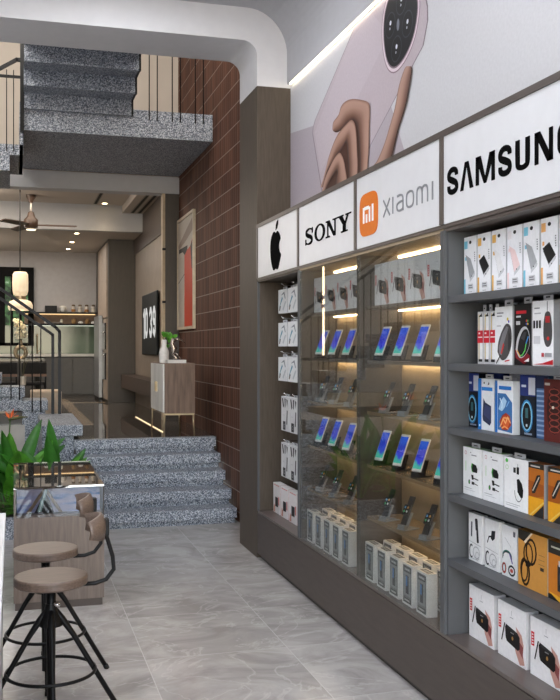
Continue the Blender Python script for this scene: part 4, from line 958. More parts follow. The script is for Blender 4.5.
def d_mouse_black(F, mb, v=0):
    F.rect(mb, .12, .84, .72, .89, P('#c0202c')); F.rect(mb, .12, .78, .4, .81, P('#c8c8ca')); F.rect(mb, .12, .66, .36, .72, P('#c8c8ca'))
    for (a, b, c_) in ((.74, .72, '#e04040'), (.82, .72, '#40b050'), (.74, .67, '#4060d0'), (.82, .67, '#e0c040')): F.ell(mb, a, b, .035, .02, P(c_))
    F.poly(mb, [(.06, .26), (.30, .30), (.95, .16), (.95, .10), (.6, .02), (.1, .12)], P('#7c1420'))
    F.poly(mb, curve([(.10, .26), (.20, .44), (.46, .60), (.74, .62), (.92, .50), (.92, .32), (.66, .16), (.34, .12), (.10, .26)], 4)[:-1], P('#b8babd')); F.poly(mb, curve([(.22, .26), (.32, .42), (.54, .56), (.78, .58), (.90, .48), (.90, .32), (.66, .17), (.36, .14), (.22, .26)], 4)[:-1], P('#131316')); F.poly(mb, [(.40, .44), (.60, .54), (.76, .54), (.62, .40)], P('#3a3b40'))
    F.line(mb, [(.38, .15), (.52, .17), (.66, .24), (.74, .36)], .006, P('#60d060')); F.line(mb, [(.74, .36), (.86, .46)], .006, P('#4090e0')); F.line(mb, [(.38, .15), (.2, .24)], .006, P('#e0a030'))
    F.poly(mb, [(.60, .06), (.9, .12), (.9, .06)], P('#e8e8ea'))
def d_mouse_grey(F, mb, v=0):
    F.rect(mb, .1, .88, .36, .90, P('#8d8f93')); F.rect(mb, .1, .80, .42, .82, P('#b6b8bc')); F.line(mb, [(.72, .98), (.72, .78)], .004, P('#303032'))
    F.poly(mb, curve([(.55, .66), (.62, .80), (.74, .83), (.86, .80), (.93, .66), (.95, .46), (.88, .33), (.74, .29), (.62, .33), (.54, .46), (.55, .66)], 4)[:-1], P('#4a494a')); F.poly(mb, [(.64, .76), (.84, .76), (.84, .66), (.64, .66)], P('#b02a30')); F.ell(mb, .76, .42, .06, .03, P('#c8302c'))
    for i in range(3): F.rect(mb, .06+.14*i, .58, .15+.14*i, .70, P('#1c1d20'))
    F.rect(mb, .08, .34, .40, .46, P('#cccdd1')); F.rect(mb, .46, .14, .58, .20, P('#c04048')); F.rect(mb, .62, .14, .94, .20, P('#a0a2a6'))
    F.poly(mb, [(0, .02), (1, .02), (1, .10), (.5, .04)], P('#c4202c'))
def d_trimmer(F, mb, v=0):
    F.rect(mb, 0, .66, 1, 1, P('#24357c')); F.rect(mb, .55, .68, .98, .96, P('#c8ccd8')); F.rect(mb, .1, .8, .4, .84, P('#d0d6e8')); F.rect(mb, 0, 0, 1, .64, P('#0e1420'))
    F.ell(mb, .45, .33, .40, .27, P('#2e7fb8')); F.ell(mb, .45, .33, .34, .24, P('#8fd0ea')); F.ell(mb, .45, .33, .28, .22, P('#0b0d10')); F.rect(mb, .36, .30, .54, .46, P('#3c6a70')); F.rect(mb, .40, .16, .5, .20, P('#d8e4ea')); F.rect(mb, .3, .03, .8, .06, P('#8894a8'))
def d_drive(F, mb, v=0):
    F.rect(mb, 0, 0, .22, 1, P('#1f74c4')); F.rect(mb, .24, .77, .92, .84, P('#2a7ccc')); F.ell(mb, .40, .92, .04, .02, P('#1a1a1c')); F.poly(mb, [(.62, .88), (.70, .95), (.74, .90)], P('#1a1a1c'))
    F.poly(mb, [(.30, .26), (.36, .62), (.48, .54), (.84, .48), (.84, .16), (.76, .10), (.34, .18)], P('#2c3350')); F.poly(mb, [(.36, .30), (.46, .50), (.80, .45), (.78, .20)], P('#3c4468')); F.rect(mb, .08, .06, .16, .1, P('#e8f0f8'))
def d_flame(F, mb, v=0):
    F.rect(mb, 0, 0, .14, 1, P('#1f6fbe')); F.rect(mb, .22, .83, .90, .90, P('#1f6fbe')); F.poly(mb, [(.16, .06), (.95, .03), (.95, .60), (.82, .66), (.60, .76), (.16, .76)], P('#3a6ea8'))
    F.poly(mb, [(.2, .45), (.34, .62), (.5, .70), (.66, .62), (.56, .5), (.4, .42)], P('#a8cce8')); F.poly(mb, [(.26, .22), (.42, .34), (.62, .40), (.84, .34), (.9, .18), (.7, .07), (.4, .07)], P('#a83a1c'))
    F.ell(mb, .60, .22, .2, .11, P('#d8602c')); F.line(mb, [(.36, .16), (.46, .28), (.60, .20), (.72, .32), (.86, .22)], .007, P('#f6b878')); F.line(mb, [(.40, .10), (.56, .14), (.74, .10)], .007, P('#f0a060')); F.line(mb, [(.30, .66), (.42, .56), (.40, .48)], .006, P('#d8ecfa')); F.line(mb, [(.66, .52), (.80, .62)], .006, P('#7ab0e0')); F.line(mb, [(.3, .12), (.5, .3), (.8, .3)], .006, P('#f0b070'))
def d_red(F, mb, v=0):
    F.rect(mb, 0, 0, 1, 1, P('#5c2420')); F.ell(mb, .5, .5, .36, .38, P('#301412')); 
    for i in range(7): F.ring(mb, .5, .2+.1*i, .24, .05, .004, P('#94463c'), 8)
    F.rect(mb, .05, .90, .3, .94, P('#b8b0a8')); F.ell(mb, .45, .55, .06, .025, P('#e8d8c8'))
def d_blue_slats(F, mb, v=0):
    F.rect(mb, 0, 0, 1, 1, P('#4a6a96'))
    for i in range(12): F.rect(mb, .05, .04+.078*i, .95, .07+.078*i, P('#8ea8cc'))
    F.rect(mb, 0, .8, 1, 1, P('#202c50'))
def d_charger(F, mb, v=0):
    F.ring(mb, .15, .88, .05, .035, .0025, P('#c88890'), 10); F.rect(mb, .46, .84, .74, .86, P('#808286')); F.rect(mb, .40, .89, .46, .91, P('#808286')); F.line(mb, [(.16, .7), (.16, .5)], .004, P('#9ad08a'))
    F.poly(mb, [(.46, .62), (.50, .68), (.72, .66), (.80, .58), (.78, .50), (.56, .50), (.50, .56)], P('#151617')); F.poly(mb, [(.45, .60), (.49, .69), (.54, .68), (.50, .58), (.55, .50), (.50, .50)], P('#3a9a34'))
    F.poly(mb, [(.46, .44), (.58, .44), (.60, .34), (.50, .34)], P('#151617')); F.line(mb, [(.56, .38), (.84, .36)], .005, P('#151617')); F.ell(mb, .36, .28, .05, .05, P('#151617')); F.ell(mb, .36, .28, .025, .03, P('#4aa844'))
    F.rect(mb, .50, .24, .64, .30, P('#151617')); F.line(mb, [(.62, .27), (.82, .25)], .004, P('#151617')); F.rect(mb, .1, .14, .5, .155, P('#b0b2b6')); F.rect(mb, .1, .1, .7, .11, P('#c4c6ca'))
def d_cable(F, mb, v=0):
    F.ell(mb, .11, .93, .06, .04, P('#58c458')); F.ring(mb, .12, .8, .06, .04, .003, P('#b8e0b0'), 10); F.rect(mb, .40, .72, .50, .82, P('#1a1b1d')); F.rect(mb, .54, .70, .64, .84, P('#1a1b1d')); F.line(mb, [(.59, .84), (.59, .9)], .004, P('#888a8e'))
    F.poly(mb, [(.55, .60), (.64, .62), (.76, .54), (.82, .42), (.80, .28), (.72, .26), (.58, .36)], P('#0d0e0f')); F.ring(mb, .62, .38, .16, .2, .003, P('#3a3c3e'), 12, 180, 330)
    F.rect(mb, .08, .10, .7, .11, P('#a8aaae')); F.rect(mb, .08, .06, .6, .07, P('#a8aaae'))
def d_orange(F, mb, v=0):
    F.rect(mb, 0, 0, 1, 1, P('#b86a20')); F.rect(mb, 0, .90, 1, 1, P('#2a2826')); F.rect(mb, .15, .93, .75, .955, P('#c8c4be')); F.poly(mb, [(0, .3), (1, .42), (1, .62), (0, .66)], P('#9c5218'))
    F.poly(mb, [(.22, .50), (.56, .78), (.78, .80), (.80, .72), (.44, .44), (.26, .42)], P('#1c1b1a')); F.line(mb, [(.3, .48), (.7, .75)], .006, P('#c8c2b8'))
    F.poly(mb, [(0, 0), (1, 0), (1, .36), (0, .36)], P('#e0a020')); F.poly(mb, [(.3, 0), (1, 0), (1, .26)], P('#2a2826')); F.line(mb, [(.12, 0), (1, .30)], .007, P('#e8c060'))
def d_ears(F, mb, v=0):
    if v == 0: F.line(mb, [(.24, .80), (.22, .52)], .012, P('#3a3f4c')); F.line(mb, [(.62, .86), (.70, .44)], .018, P('#1d2026')); F.line(mb, [(.58, .88), (.62, .7)], .022, P('#1d2026'))
    if v == 1: F.line(mb, [(.20, .52), (.30, .64), (.46, .66)], .007, P('#1d2026')); F.poly(mb, [(.44, .62), (.50, .78), (.76, .80), (.72, .64), (.56, .58)], P('#1d2026'))
    if v == 2:
        F.rect(mb, .74, .82, .88, .92, P('#585a66')); F.line(mb, [(.2, .75), (.6, .6)], .002, P('#a0a2a6')); F.ring(mb, .36, .40, .28, .10, .008, P('#20786c'), 10, 10, 190); F.ring(mb, .36, .36, .30, .12, .005, P('#4a4c54'), 10, -10, 190); F.line(mb, [(.52, .46), (.70, .30)], .008, P('#6858a0'))
        F.ring(mb, .16, .15, .11, .09, .009, P('#b83a30'), 12); F.ring(mb, .66, .15, .20, .09, .008, P('#303238'), 12); F.ell(mb, .66, .15, .1, .04, P('#c05048'))
    else:
        F.line(mb, [(.05, .40), (.95, .36)], .002, P('#9a9ca0')); F.ring(mb, .22, .20, .13, .13, .008, P('#3a3d44'), 12, 60, 300); F.ring(mb, .60, .20, .24, .12, .004, P('#a8aab0'), 12); F.ring(mb, .68, .14, .14, .08, .004, P('#c0c2c6'), 10)
        F.rect(mb, .3, .05, .7, .06, P('#a0a2a6'))
def d_cord(F, mb, v=0):
    F.rect(mb, 0, 0, 1, 1, P('#c99044')); F.poly(mb, [(0, 1), (.5, 1), (.22, .8), (0, .84)], P('#2a2620')); F.poly(mb, [(.46, 1), (.52, 1), (.26, .78), (.2, .8)], P('#e8d8c0'))
    F.ring(mb, .46, .66, .17, .22, .010, P('#2a1c12'), 14); F.ring(mb, .36, .60, .15, .2, .009, P('#3a2818'), 14); F.ring(mb, .26, .26, .14, .22, .010, P('#2a1c12'), 14); F.ring(mb, .22, .30, .12, .2, .008, P('#3a2818'), 14)
    F.line(mb, [(.40, .44), (.30, .42)], .02, P('#1c140c')); 
    for i in range(3): F.rect(mb, .72, .66-.08*i, .92, .67-.08*i, P('#8a6a3a'))
    F.rect(mb, .78, .4, .9, .46, P('#3a3028'))
def d_cutter(F, mb, v=0):
    F.rect(mb, 0, 0, 1, 1, P('#c87a28')); F.rect(mb, 0, .78, 1, 1, P('#2c2a24')); F.rect(mb, .1, .88, .7, .91, P('#c8c8b8')); F.poly(mb, [(0, 0), (.7, 0), (.2, .1), (0, .08)], P('#1c1c1c')); F.poly(mb, [(.0, .12), (.3, .1), (.9, .02), (.4, .0)], P('#e0a830'))
    F.rect(mb, .32, .18, .56, .62, P('#20242c')); F.rect(mb, .36, .60, .52, .70, P('#c8ccd4')); F.rect(mb, .40, .3, .48, .5, P('#6a7078'))
def d_white_teal(F, mb, v=0):
    F.poly(mb, [(.08, .2), (.2, .3), (.52, .62), (.44, .7), (.30, .52)], P('#3f8ba2')); F.poly(mb, [(.1, .12), (.2, .1), (.3, .3), (.2, .32)], P('#4a4038')); F.poly(mb, [(.3, .75), (.7, .9), (.85, .6), (.78, .58), (.66, .8)], P('#7d828c')); F.poly(mb, [(.5, .15), (.8, .5), (.9, .45), (.6, .1)], P('#bcc0c6'))
def d_white_black(F, mb, v=0):
    F.poly(mb, [(.10, .95), (.26, .95), (.40, .72), (.26, .66)], P('#1a1a1c')); F.poly(mb, [(.45, .95), (.62, .95), (.60, .72), (.50, .66)], P('#26262a')); F.poly(mb, [(.70, .95), (.9, .9), (.82, .7)], P('#1a1a1c'))
    F.rect(mb, .25, .03, .60, .28, P('#202124')); F.ring(mb, .42, .15, .08, .05, .005, P('#a0a2a6'), 8); F.poly(mb, [(.72, .2), (.84, .2), (.9, .6), (.78, .62)], P('#3a3a3e')); F.rect(mb, .25, .45, .5, .46, P('#a8aaae'))
def d_red_black(F, mb, v=0):
    F.rect(mb, .3, .22, .72, .54, P('#121214')); F.rect(mb, .78, .30, .9, .58, P('#c0504a')); F.poly(mb, [(.05, .02), (.3, .02), (.3, .22), (.12, .3)], P('#c08a7c')); F.rect(mb, .1, .93, .9, .96, P('#c8807a'))
def d_case(F, mb, v=0):
    F.rect(mb, .0, .0, 1, 1, P('#efefef')); F.rect(mb, .09, .05, .91, .95, P('#777b7f')); F.rect(mb, .18, .22, .82, .78, P('#94989c'))
    F.rect(mb, .14, .80, .86, .92, P('#1e2023')); F.rect(mb, .20, .82, .80, .90, P('#8d9093')); F.rect(mb, .28, .845, .72, .87, P('#c9cbce')); F.rect(mb, .14, .07, .86, .17, P('#1e2023')); F.rect(mb, .20, .09, .80, .15, P('#8d9093')); F.rect(mb, .3, .11, .7, .13, P('#d0d2d4'))
    F.rect(mb, .38, .28, .66, .72, P('#3a4048')); F.rect(mb, .38, .46, .54, .70, P('#4a80b8'))

def goods(name, cat, x, y, z, w, h, d, base, design, label, group, v=0, tab=0, sidecol=None, topcol=None, rot=0):
    """box standing at front-left-bottom corner (x, y, z): width runs toward -Y, depth toward +X."""
    mb = MB(); B_ = P(base)
    mb.add([(0, 0, 0), (0, -w, 0), (0, -w, h), (0, 0, h)], [(0, 1, 2, 3)][:1], B_)
    mb.add([(d, 0, 0), (d, -w, 0), (d, -w, h), (d, 0, h)], [(3, 2, 1, 0)], B_)
    s_ = P(sidecol or base); t_ = P(topcol or base)
    mb.add([(0, -w, 0), (d, -w, 0), (d, -w, h), (0, -w, h)], [(0, 1, 2, 3)], s_); mb.add([(0, 0, 0), (d, 0, 0), (d, 0, h), (0, 0, h)], [(3, 2, 1, 0)], s_)
    mb.add([(0, 0, h), (0, -w, h), (d, -w, h), (d, 0, h)], [(0, 1, 2, 3)], t_); mb.add([(0, 0, 0), (0, -w, 0), (d, -w, 0), (d, 0, 0)], [(3, 2, 1, 0)], t_)
    F = Face((0, 0, 0), (0, -1, 0), (0, 0, 1), (-1, 0, 0), w, h)
    design(F, mb, v)
    if name == 'phone_case_box':
        T = Face((0, 0, h), (0, -1, 0), (1, 0, 0), (0, 0, 1), w, d); T.rect(mb, .12, .2, .88, .8, P('#1e2023')); T.rect(mb, .2, .35, .8, .65, P('#8d9093'))
    if tab:
        mb.box(d*.4, d*.4+.004, -w*.72, -w*.28, h, h+tab, P('#b9bbbf')); mb.box(d*.4-.0006, d*.4, -w*.6, -w*.4, h+tab*.4, h+tab*.6, P('#1a1a1c'))
    o = mb.build(name, at=(0, 0, 0), label=label, cat=cat, group=group)
    o.location = (x, y, z); o.rotation_euler.z = rot
    return o
def again(src, loc, label, rot=None):
    c = src.copy(); C.objects.link(c); c.location = loc; c['label'] = label
    if rot is not None: c.rotation_euler.z = rot
    return c
ORD = ['leftmost', 'second from left', 'third from left', 'fourth from left', 'fifth from left', 'sixth from left', 'seventh from left', 'eighth from left']
# bay 4 (open)
r0 = goods('router_box', 'box', 2.01, 3.845, .386, .228, .235, .058, '#efeff2', d_router, 'white router box with red mark on the open bay ledge, leftmost', 'router boxes on the open bay ledge', sidecol='#d4d4d8')
for i in (1, 2, 3): again(r0, (2.01, 3.845-.262*i, .386), 'white router box with red mark on the open bay ledge, %s' % ORD[i])
# row 5
for i in range(3): goods('cable_box', 'box', 2.0, 3.83-.15*i, .738, .124, .215, .03, '#e8eaec', d_ears, ['white narrow box with two black leads, leftmost on the fifth shelf of the open bay', 'white narrow box with a black plug picture, second on the fifth shelf', 'white narrow box with red ring and teal cable, third on the fifth shelf'][i], 'boxes on the fifth open shelf', i)
goods('cord_box', 'box', 1.985, 3.372, .738, .215, .225, .045, '#c99044', d_cord, 'wide tan box picturing a coiled black cord on the fifth shelf', 'boxes on the fifth open shelf', sidecol='#b9b2a8')
goods('cutter_box', 'box', 1.985, 3.15, .738, .20, .225, .045, '#c87a28', d_cutter, 'orange tool box with dark head at the right edge of the fifth shelf', 'boxes on the fifth open shelf', sidecol='#8a6030')
# row 4
for i in range(2): goods('charger_box', 'box', 1.985, 3.855-.187*i, 1.036, .172, .215, .045, '#ebedef', d_charger, ['white charger box with green outlined plug, leftmost on the fourth shelf', 'white charger box with green outlined plug, second on the fourth shelf'][i], 'boxes on the fourth open shelf', tab=.02, topcol='#70a060')
goods('charging_cable_box', 'box', 1.98, 3.475, 1.036, .185, .212, .045, '#eef0f1', d_cable, 'white box with a green dot and black cable loop on the fourth shelf', 'boxes on the fourth open shelf', tab=.02)
for i in range(2): goods('tool_box', 'box', 1.98, 3.285-.142*i, 1.036, .112, .21, .05, '#b86a20', d_orange, ['orange tool box with yellow base, beside the white cable box', 'orange tool box with yellow base at the right edge of the fourth shelf'][i], 'boxes on the fourth open shelf', sidecol='#9a9a9c')
# row 3
goods('trimmer_box', 'box', 2.02, 3.885, 1.341, .115, .245, .04, '#101624', d_trimmer, 'dark box with glowing blue oval, leftmost on the third shelf', 'boxes on the third open shelf')
goods('drive_box', 'box', 1.99, 3.722, 1.341, .140, .225, .04, '#e2e6ea', d_drive, 'white and blue box picturing a dark drive on the third shelf', 'boxes on the third open shelf', tab=.02, sidecol='#c8ccd0')
goods('graphics_box', 'box', 1.985, 3.562, 1.341, .150, .222, .04, '#e8ecf0', d_flame, 'white and blue box with an orange fireball picture on the third shelf', 'boxes on the third open shelf', tab=.02, sidecol='#c8ccd0')
goods('trimmer_box', 'box', 2.01, 3.40, 1.341, .118, .25, .04, '#101624', d_trimmer, 'dark box with glowing blue oval, right of the fireball box', 'boxes on the third open shelf')
goods('striped_box', 'box', 2.01, 3.275, 1.341, .085, .25, .045, '#4a6a96', d_blue_slats, 'narrow blue striped box beside the dark red box', 'boxes on the third open shelf')
goods('red_box', 'box', 1.985, 3.18, 1.341, .145, .24, .04, '#5c2420', d_red, 'dark red patterned box at the right edge of the third shelf', 'boxes on the third open shelf', tab=.015)
for i in range(5): goods('spare_box', 'box', 2.10, 3.84-.2*i, 1.341, .12, .255, .045, ['#2a3c80', '#c8ccd8', '#242a48', '#b8bcc8', '#2a3c80'][i], lambda F, mb, v=0: F.rect(mb, .1, .7, .5, .9, P('#e0e4ec')), 'box standing in the back line of the third open shelf, %s' % ORD[i], 'back line of the third open shelf')
# row 2
for i in range(3): goods('memory_box', 'box', 2.0, 3.745-.056*i, 1.631, .05, .232, .05, '#c9cacd', d_ram, ['slim silver memory box with a red band, left one', 'slim silver memory box with a red band, middle one', 'slim silver memory box with a red band, beside the white mouse box'][i], 'boxes on the second open shelf', tab=.03)
goods('mouse_box', 'box', 1.99, 3.572, 1.631, .145, .245, .06, '#ebedef', d_mouse_white, 'white box picturing a dark mouse with red buttons on the second shelf', 'boxes on the second open shelf', tab=.03, sidecol='#a8aaae')
goods('mouse_box', 'box', 1.99, 3.412, 1.631, .130, .25, .06, '#121214', d_mouse_black, 'black box picturing a mouse with rainbow light on the second shelf', 'boxes on the second open shelf', tab=.03, sidecol='#8a8c90')
goods('mouse_box', 'box', 1.985, 3.265, 1.631, .150, .255, .06, '#eeeff1', d_mouse_grey, 'white box picturing a grey mouse on its cable, right of the black box', 'boxes on the second open shelf', tab=.03, sidecol='#9a9ca0')
for i in range(5): goods('spare_box', 'box', 2.10, 3.7-.17*i, 1.631, .12, .25, .05, ['#a8aaae', '#8a8c90', '#1c1c1e', '#a8aaae', '#2a2a2c'][i], lambda F, mb, v=0: F.rect(mb, .2, .8, .8, .9, P('#d0d2d6')), 'box standing in the back line of the second open shelf, %s' % ORD[i], 'back line of the second open shelf', tab=.02)
# row 1
for i in range(7): goods('power_bank_box', 'box', 1.99, 3.856-.129*i, 1.941, .117, .266, .05, '#eeeff3', d_power, 'power bank box picturing %s, %s on top shelf' % (['grey slab', 'black slab', 'white slab', 'pink slab', 'silver slab', 'black slab with orange edge', 'grey slab'][i], ORD[i]), 'power bank boxes on the top open shelf', i, sidecol='#c4c5ca')

# bay 1 (hanging accessories)
def hook(y, z, lab):
    e = empty('display_hook', (2.15, y, z), lab, 'hook', 'metal hooks in the pillar side bay')
    MB().tube([(2.171, y, z), (2.03, y, z), (2.01, y, z+.012)], .004, M('chrome', '#dddddd', .1, metal=1), 6).build('rod', e)
rows1 = [(1.975, .185, 'top'), (1.715, .185, 'second'), (1.445, .185, 'third')]
for ri, (zb_, hh, nm) in enumerate(rows1):
    for i in range(2):
        y = 7.07-.27*i
        for k in range(2):
            goods('accessory_box', 'box', 2.02+.06*k, y-.012*k, zb_+.01*k, .245, hh, .05, '#e4e6e8', d_white_teal, 'white hanging box with teal print, %s row, %s %s' % (nm, ['left', 'right'][i], ['in front', 'behind']  [k]), 'white hanging boxes with teal print', tab=.022, sidecol='#c4c6ca')
        hook(y-.1225, zb_+hh+.034, 'metal hook above the teal printed boxes, %s row, %s' % (nm, ['left', 'right'][i]))
for ri, (zb_, nm) in enumerate(((1.06, 'upper'), (.70, 'lower'))):
    for i in range(3):
        y = 6.985-.225*i
        goods('earphone_box', 'box', 2.02, y, zb_, .20, .265, .05, '#d4d4d6', d_white_black, 'white hanging box with black slots, %s row, %s' % (nm, ORD[i]), 'white hanging boxes with black slots', tab=.02, sidecol='#c4c6ca')
        hook(y-.10, zb_+.265+.016, 'metal hook above the black slotted boxes, %s row, %s' % (nm, ORD[i]))
for i in range(3): goods('camera_box', 'box', 2.015, 7.2-.225*i, .386, .195, .235, .06, '#dcd8d8', d_red_black, 'white box with black device on the bottom ledge beside the pillar, %s' % ORD[i], 'boxes on the ledge beside the pillar', sidecol='#d0c4c2')

# bays 2 and 3: top shelf routers
for b, ys in ((1, 6.095), (2, 4.978)):
    nm = ['', 'serif', 'orange mark'][b]
    src = None
    for i in range(4):
        src = goods('router_box', 'box', 2.0, ys-.234*i, 1.941, .225, .24, .055, '#eaeaee', d_router, 'white router box behind glass, top shelf under %s sign, %s' % (nm, ORD[i]), 'router boxes behind glass', v=(0 if i < 2 or b == 1 else 2))

# phones, stands, watches
def phone_at(x, y, z, yaw, recl, label):
    e = empty('smartphone', (0, 0, 0), label, 'phone', 'phones on display stands')
    mb = MB(); mb.box(0, .008, -.033, .033, 0, .18, P('#e4e2e0', .2)); mb.build('body', e, bevel=.003)
    box('screen', -.0012, -.0002, -.029, .029, .014, .166, SCREEN, e)
    e.location = (x, y, z)
    e.rotation_euler = (0, R(recl), R(yaw))
    return e
def stand_at(x, y, z, label):
    e = empty('phone_stand', (0, 0, 0), label, 'stand', 'black phone stands')
    DK = M('stand_black', '#17181b', .25)
    MB().box(-.025, .075, -.03, .03, 0, .008, DK).build('base', e, bevel=.002)
    mb = MB(); mb.prism([(.02, -.022, .008), (.032, -.022, .008), (.058, -.022, .085), (.046, -.022, .085)], (0, .044, 0), DK); mb.build('back_support', e)
    MB().box(-.022, -.004, -.028, .028, .008, .028, DK).build('lip', e)
    e.location = (x, y, z); e.rotation_euler.z = R(20)
    return e
protoP = phone_at(0, 0, 0, 20, 24, 'x'); protoS = stand_at(0, 0, 0, 'x'); first = True
def deploy(proto, loc, label):
    global first
    c = copy_tree(proto); c.location = loc; c['label'] = label; return c
rowsP = [(1.631, 'second shelf'), (1.036, 'fourth shelf')]
for b, ys in ((1, [5.985, 5.715, 5.45, 5.19]), (2, [4.90, 4.64, 4.385, 4.12])):
    nm = ['', 'serif', 'orange mark'][b]
    for z, sh in rowsP:
        for i, y in enumerate(ys):
            deploy(protoS, (2.0, y, z), 'black stand on the %s under the %s sign, %s' % (sh, nm, ORD[i]))
            deploy(protoP, (1.990, y+.004, z+.0295), 'white phone with blue screen, %s under the %s sign, %s' % (sh, nm, ORD[i]))
for p in (protoP, protoS):
    for c_ in list(p.children): bpy.data.objects.remove(c_)
    bpy.data.objects.remove(p)
# watches
def watch_proto():
    e = empty('smartwatch', (0, 0, 0), 'x', 'watch', 'smartwatches on display stands')
    ST = M('watch_strap', '#17181a', .4)
    mb = MB(); mb.box(0, .006, -.017, .017, 0, .135, ST); mb.build('strap', e, bevel=.003)
    MB().box(-.008, 0, -.021, .021, .042, .092, M('watch_case', '#8c8e92', .2, metal=.7)).build('case', e, bevel=.003)
    mb = MB(); mb.box(-.0095, -.0082, -.018, .018, .046, .088, P('#0a0a0c', .1))
    F = Face((-.0095, .018, .046), (0, -1, 0), (0, 0, 1), (-1, 0, 0), .036, .042)
    for (a, b_, c_) in ((.25, .75, '#6fb0e0'), (.7, .75, '#e0a050'), (.25, .3, '#60c080'), (.7, .3, '#e8e8ea')): F.ell(mb, a, b_, .14, .14, P(c_), 10)
    mb.build('screen', e)
    return e
def wstand_proto():
    e = empty('watch_stand', (0, 0, 0), 'x', 'stand', 'grey acrylic watch stands')
    AC = M('grey_acrylic', '#8f9296', .15)
    MB().box(-.03, .06, -.03, .03, 0, .006, AC).build('base', e, bevel=.002)
    mb = MB(); mb.prism([(-.012, -.016, .006), (.0, -.016, .006), (.035, -.016, .075), (.023, -.016, .075)], (0, .032, 0), AC); mb.build('cradle', e)
    MB().box(-.03, -.013, -.024, .024, .006, .024, AC).build('lip', e, bevel=.002)
    return e
wp, ws_ = watch_proto(), wstand_proto()
wp.rotation_euler = (0, R(27), R(20)); ws_.rotation_euler = (0, 0, R(20)); wp.scale = (1.25, 1.25, 1.2); ws_.scale = (1.15, 1.15, 1.15)
for b, ys in ((1, [5.93, 5.66, 5.38]), (2, [4.80, 4.54, 4.27])):
    nm = ['', 'serif', 'orange mark'][b]
    for z, sh in ((1.341, 'third shelf'), (.738, 'fifth shelf')):
        for i, y in enumerate(ys):
            deploy(ws_, (2.0, y, z), 'grey watch stand on the %s under the %s sign, %s' % (sh, nm, ORD[i]))
            deploy(wp, (1.985, y+.004, z+.026), 'black smartwatch, %s under the %s sign, %s' % (sh, nm, ORD[i]))
for p in (wp, ws_):
    for c_ in list(p.children): bpy.data.objects.remove(c_)
    bpy.data.objects.remove(p)
# slim boxes on the ledge behind glass
c0 = goods('phone_case_box', 'box', 1.935, 0, .386, .125, .212, .055, '#ececee', d_case, 'x', 'slim boxes on the ledge behind glass', sidecol='#e6e6e8', topcol='#dedad4')
mbt = None
for b, ys in ((1, 6.05), (2, 4.955)):
    nm = ['', 'serif', 'orange mark'][b]
    for k in range(2):
        for i in range(5):
            again(c0, (1.935+.11*k, ys-.174*i, .386), 'slim phone case box under the %s sign, %s row, %s' % (nm, ['front', 'back'][k], ORD[i]))
bpy.data.objects.remove(c0)

# ------------------------------------------------------------------ lights
w = bpy.data.worlds.new('world'); SC.world = w; w.use_nodes = True; nt = w.node_tree
bg = nt.nodes['Background']; sky = nt.nodes.new('ShaderNodeTexSky'); sky.sky_type = 'NISHITA'; sky.sun_disc = False; sky.sun_elevation = R(40); sky.sun_rotation = R(200)
mx = nt.nodes.new('ShaderNodeMix'); mx.data_type = 'RGBA'; mx.inputs['Factor'].default_value = .75; mx.inputs['B'].default_value = (.9, .95, 1.0, 1)
nt.links.new(sky.outputs[0], mx.inputs['A']); nt.links.new(mx.outputs['Result'], bg.inputs[0]); bg.inputs[1].default_value = 2.9
def area(name, loc, sx, sy, energy, col, rot=(0, 0, 0)):
    l = bpy.data.lights.new(name, 'AREA'); l.shape = 'RECTANGLE'; l.size = sx; l.size_y = sy; l.energy = energy; l.color = lin(col)[:3]
    o = bpy.data.objects.new(name, l); C.objects.link(o); o.location = loc; o.rotation_euler = rot; return o
pk = 0
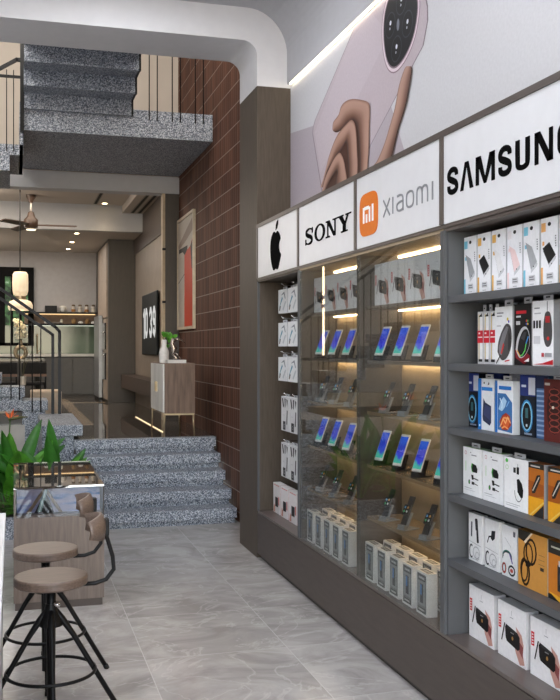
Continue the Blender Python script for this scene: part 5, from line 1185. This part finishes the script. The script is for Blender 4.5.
for (x, y) in ((.75, 6.0), (.75, 3.0), (.75, 0.0), (-1.6, 6.0), (-1.6, 3.0), (-1.6, 0)):
    e = empty('ceiling_panel_light', (x, y, 4.45), ['white ceiling panel light nearest the portal on the right', 'ceiling panel light second from the portal on the right', 'ceiling panel light third from the portal on the right', 'ceiling panel light nearest the portal on the left', 'ceiling panel light second from the portal on the left', 'ceiling panel light third from the portal on the left'][pk], 'light', 'ceiling panel lights'); pk += 1
    box('diffuser', x-.3, x+.3, y-.6, y+.6, 4.448, 4.456, PANELL, e)
    box('frame', x-.32, x+.32, y-.62, y+.62, 4.456, 4.46, P('#d0d0d0'), e)
area('stairwell_fill', (0, 8.2, 5.7), 4.0, 1.0, 130, '#fbf4ec', Vector((0, 4, .15)).to_track_quat('-Z', 'Y').to_euler())  # added fill light for the upper stair wall
area('living_glow', (0, 13.7, 3.98), 2.6, 1.6, 50, '#fff0de')
area('kitchen_glow', (0, 17, 3.55), 2.4, 2.0, 48, '#f8f6f2')
def point(loc, e, col='#fff2e2', r=.12):
    l = bpy.data.lights.new('bulb_and_fill_point', 'POINT'); l.energy = e; l.color = lin(col)[:3]; l.shadow_soft_size = r
    o = bpy.data.objects.new('bulb_and_fill_point', l); C.objects.link(o); o.location = loc
point((.095, 14.05, 2.22), 1.2, '#ffe6c0', .02); point((-.9, 13.8, 3.55), 34, r=.03); point((-1.3, 16.8, 3.25), 40, r=.03)  # pendant bulb, then two added fill points without fixtures for living and kitchen
def spot(name, loc, e, ang=90, col='#ffdcb0', tgt=(0, 0, -1)):
    l = bpy.data.lights.new(name, 'SPOT'); l.energy = e; l.spot_size = R(ang); l.spot_blend = .6; l.color = lin(col)[:3]; l.shadow_soft_size = .04
    o = bpy.data.objects.new(name, l); C.objects.link(o); o.location = loc; o.rotation_euler = Vector(tgt).to_track_quat('-Z', 'Y').to_euler(); return o
for k, (x, y, z) in enumerate(((1.4, 15.0, 3.98), (1.0, 15.6, 3.56), (1.0, 16.9, 3.56), (1.0, 18.1, 3.56))): spot('downlight_beam', (x, y, z), 4 if k == 0 else 14)
SC.view_settings.view_transform = 'Standard'; SC.view_settings.look = 'None'; SC.view_settings.gamma = 1; SC.view_settings.exposure = .12
SC.cycles.max_bounces = 8; SC.cycles.caustics_reflective = False; SC.cycles.caustics_refractive = False
try:
    SC.cycles.use_denoising = True
except Exception: pass
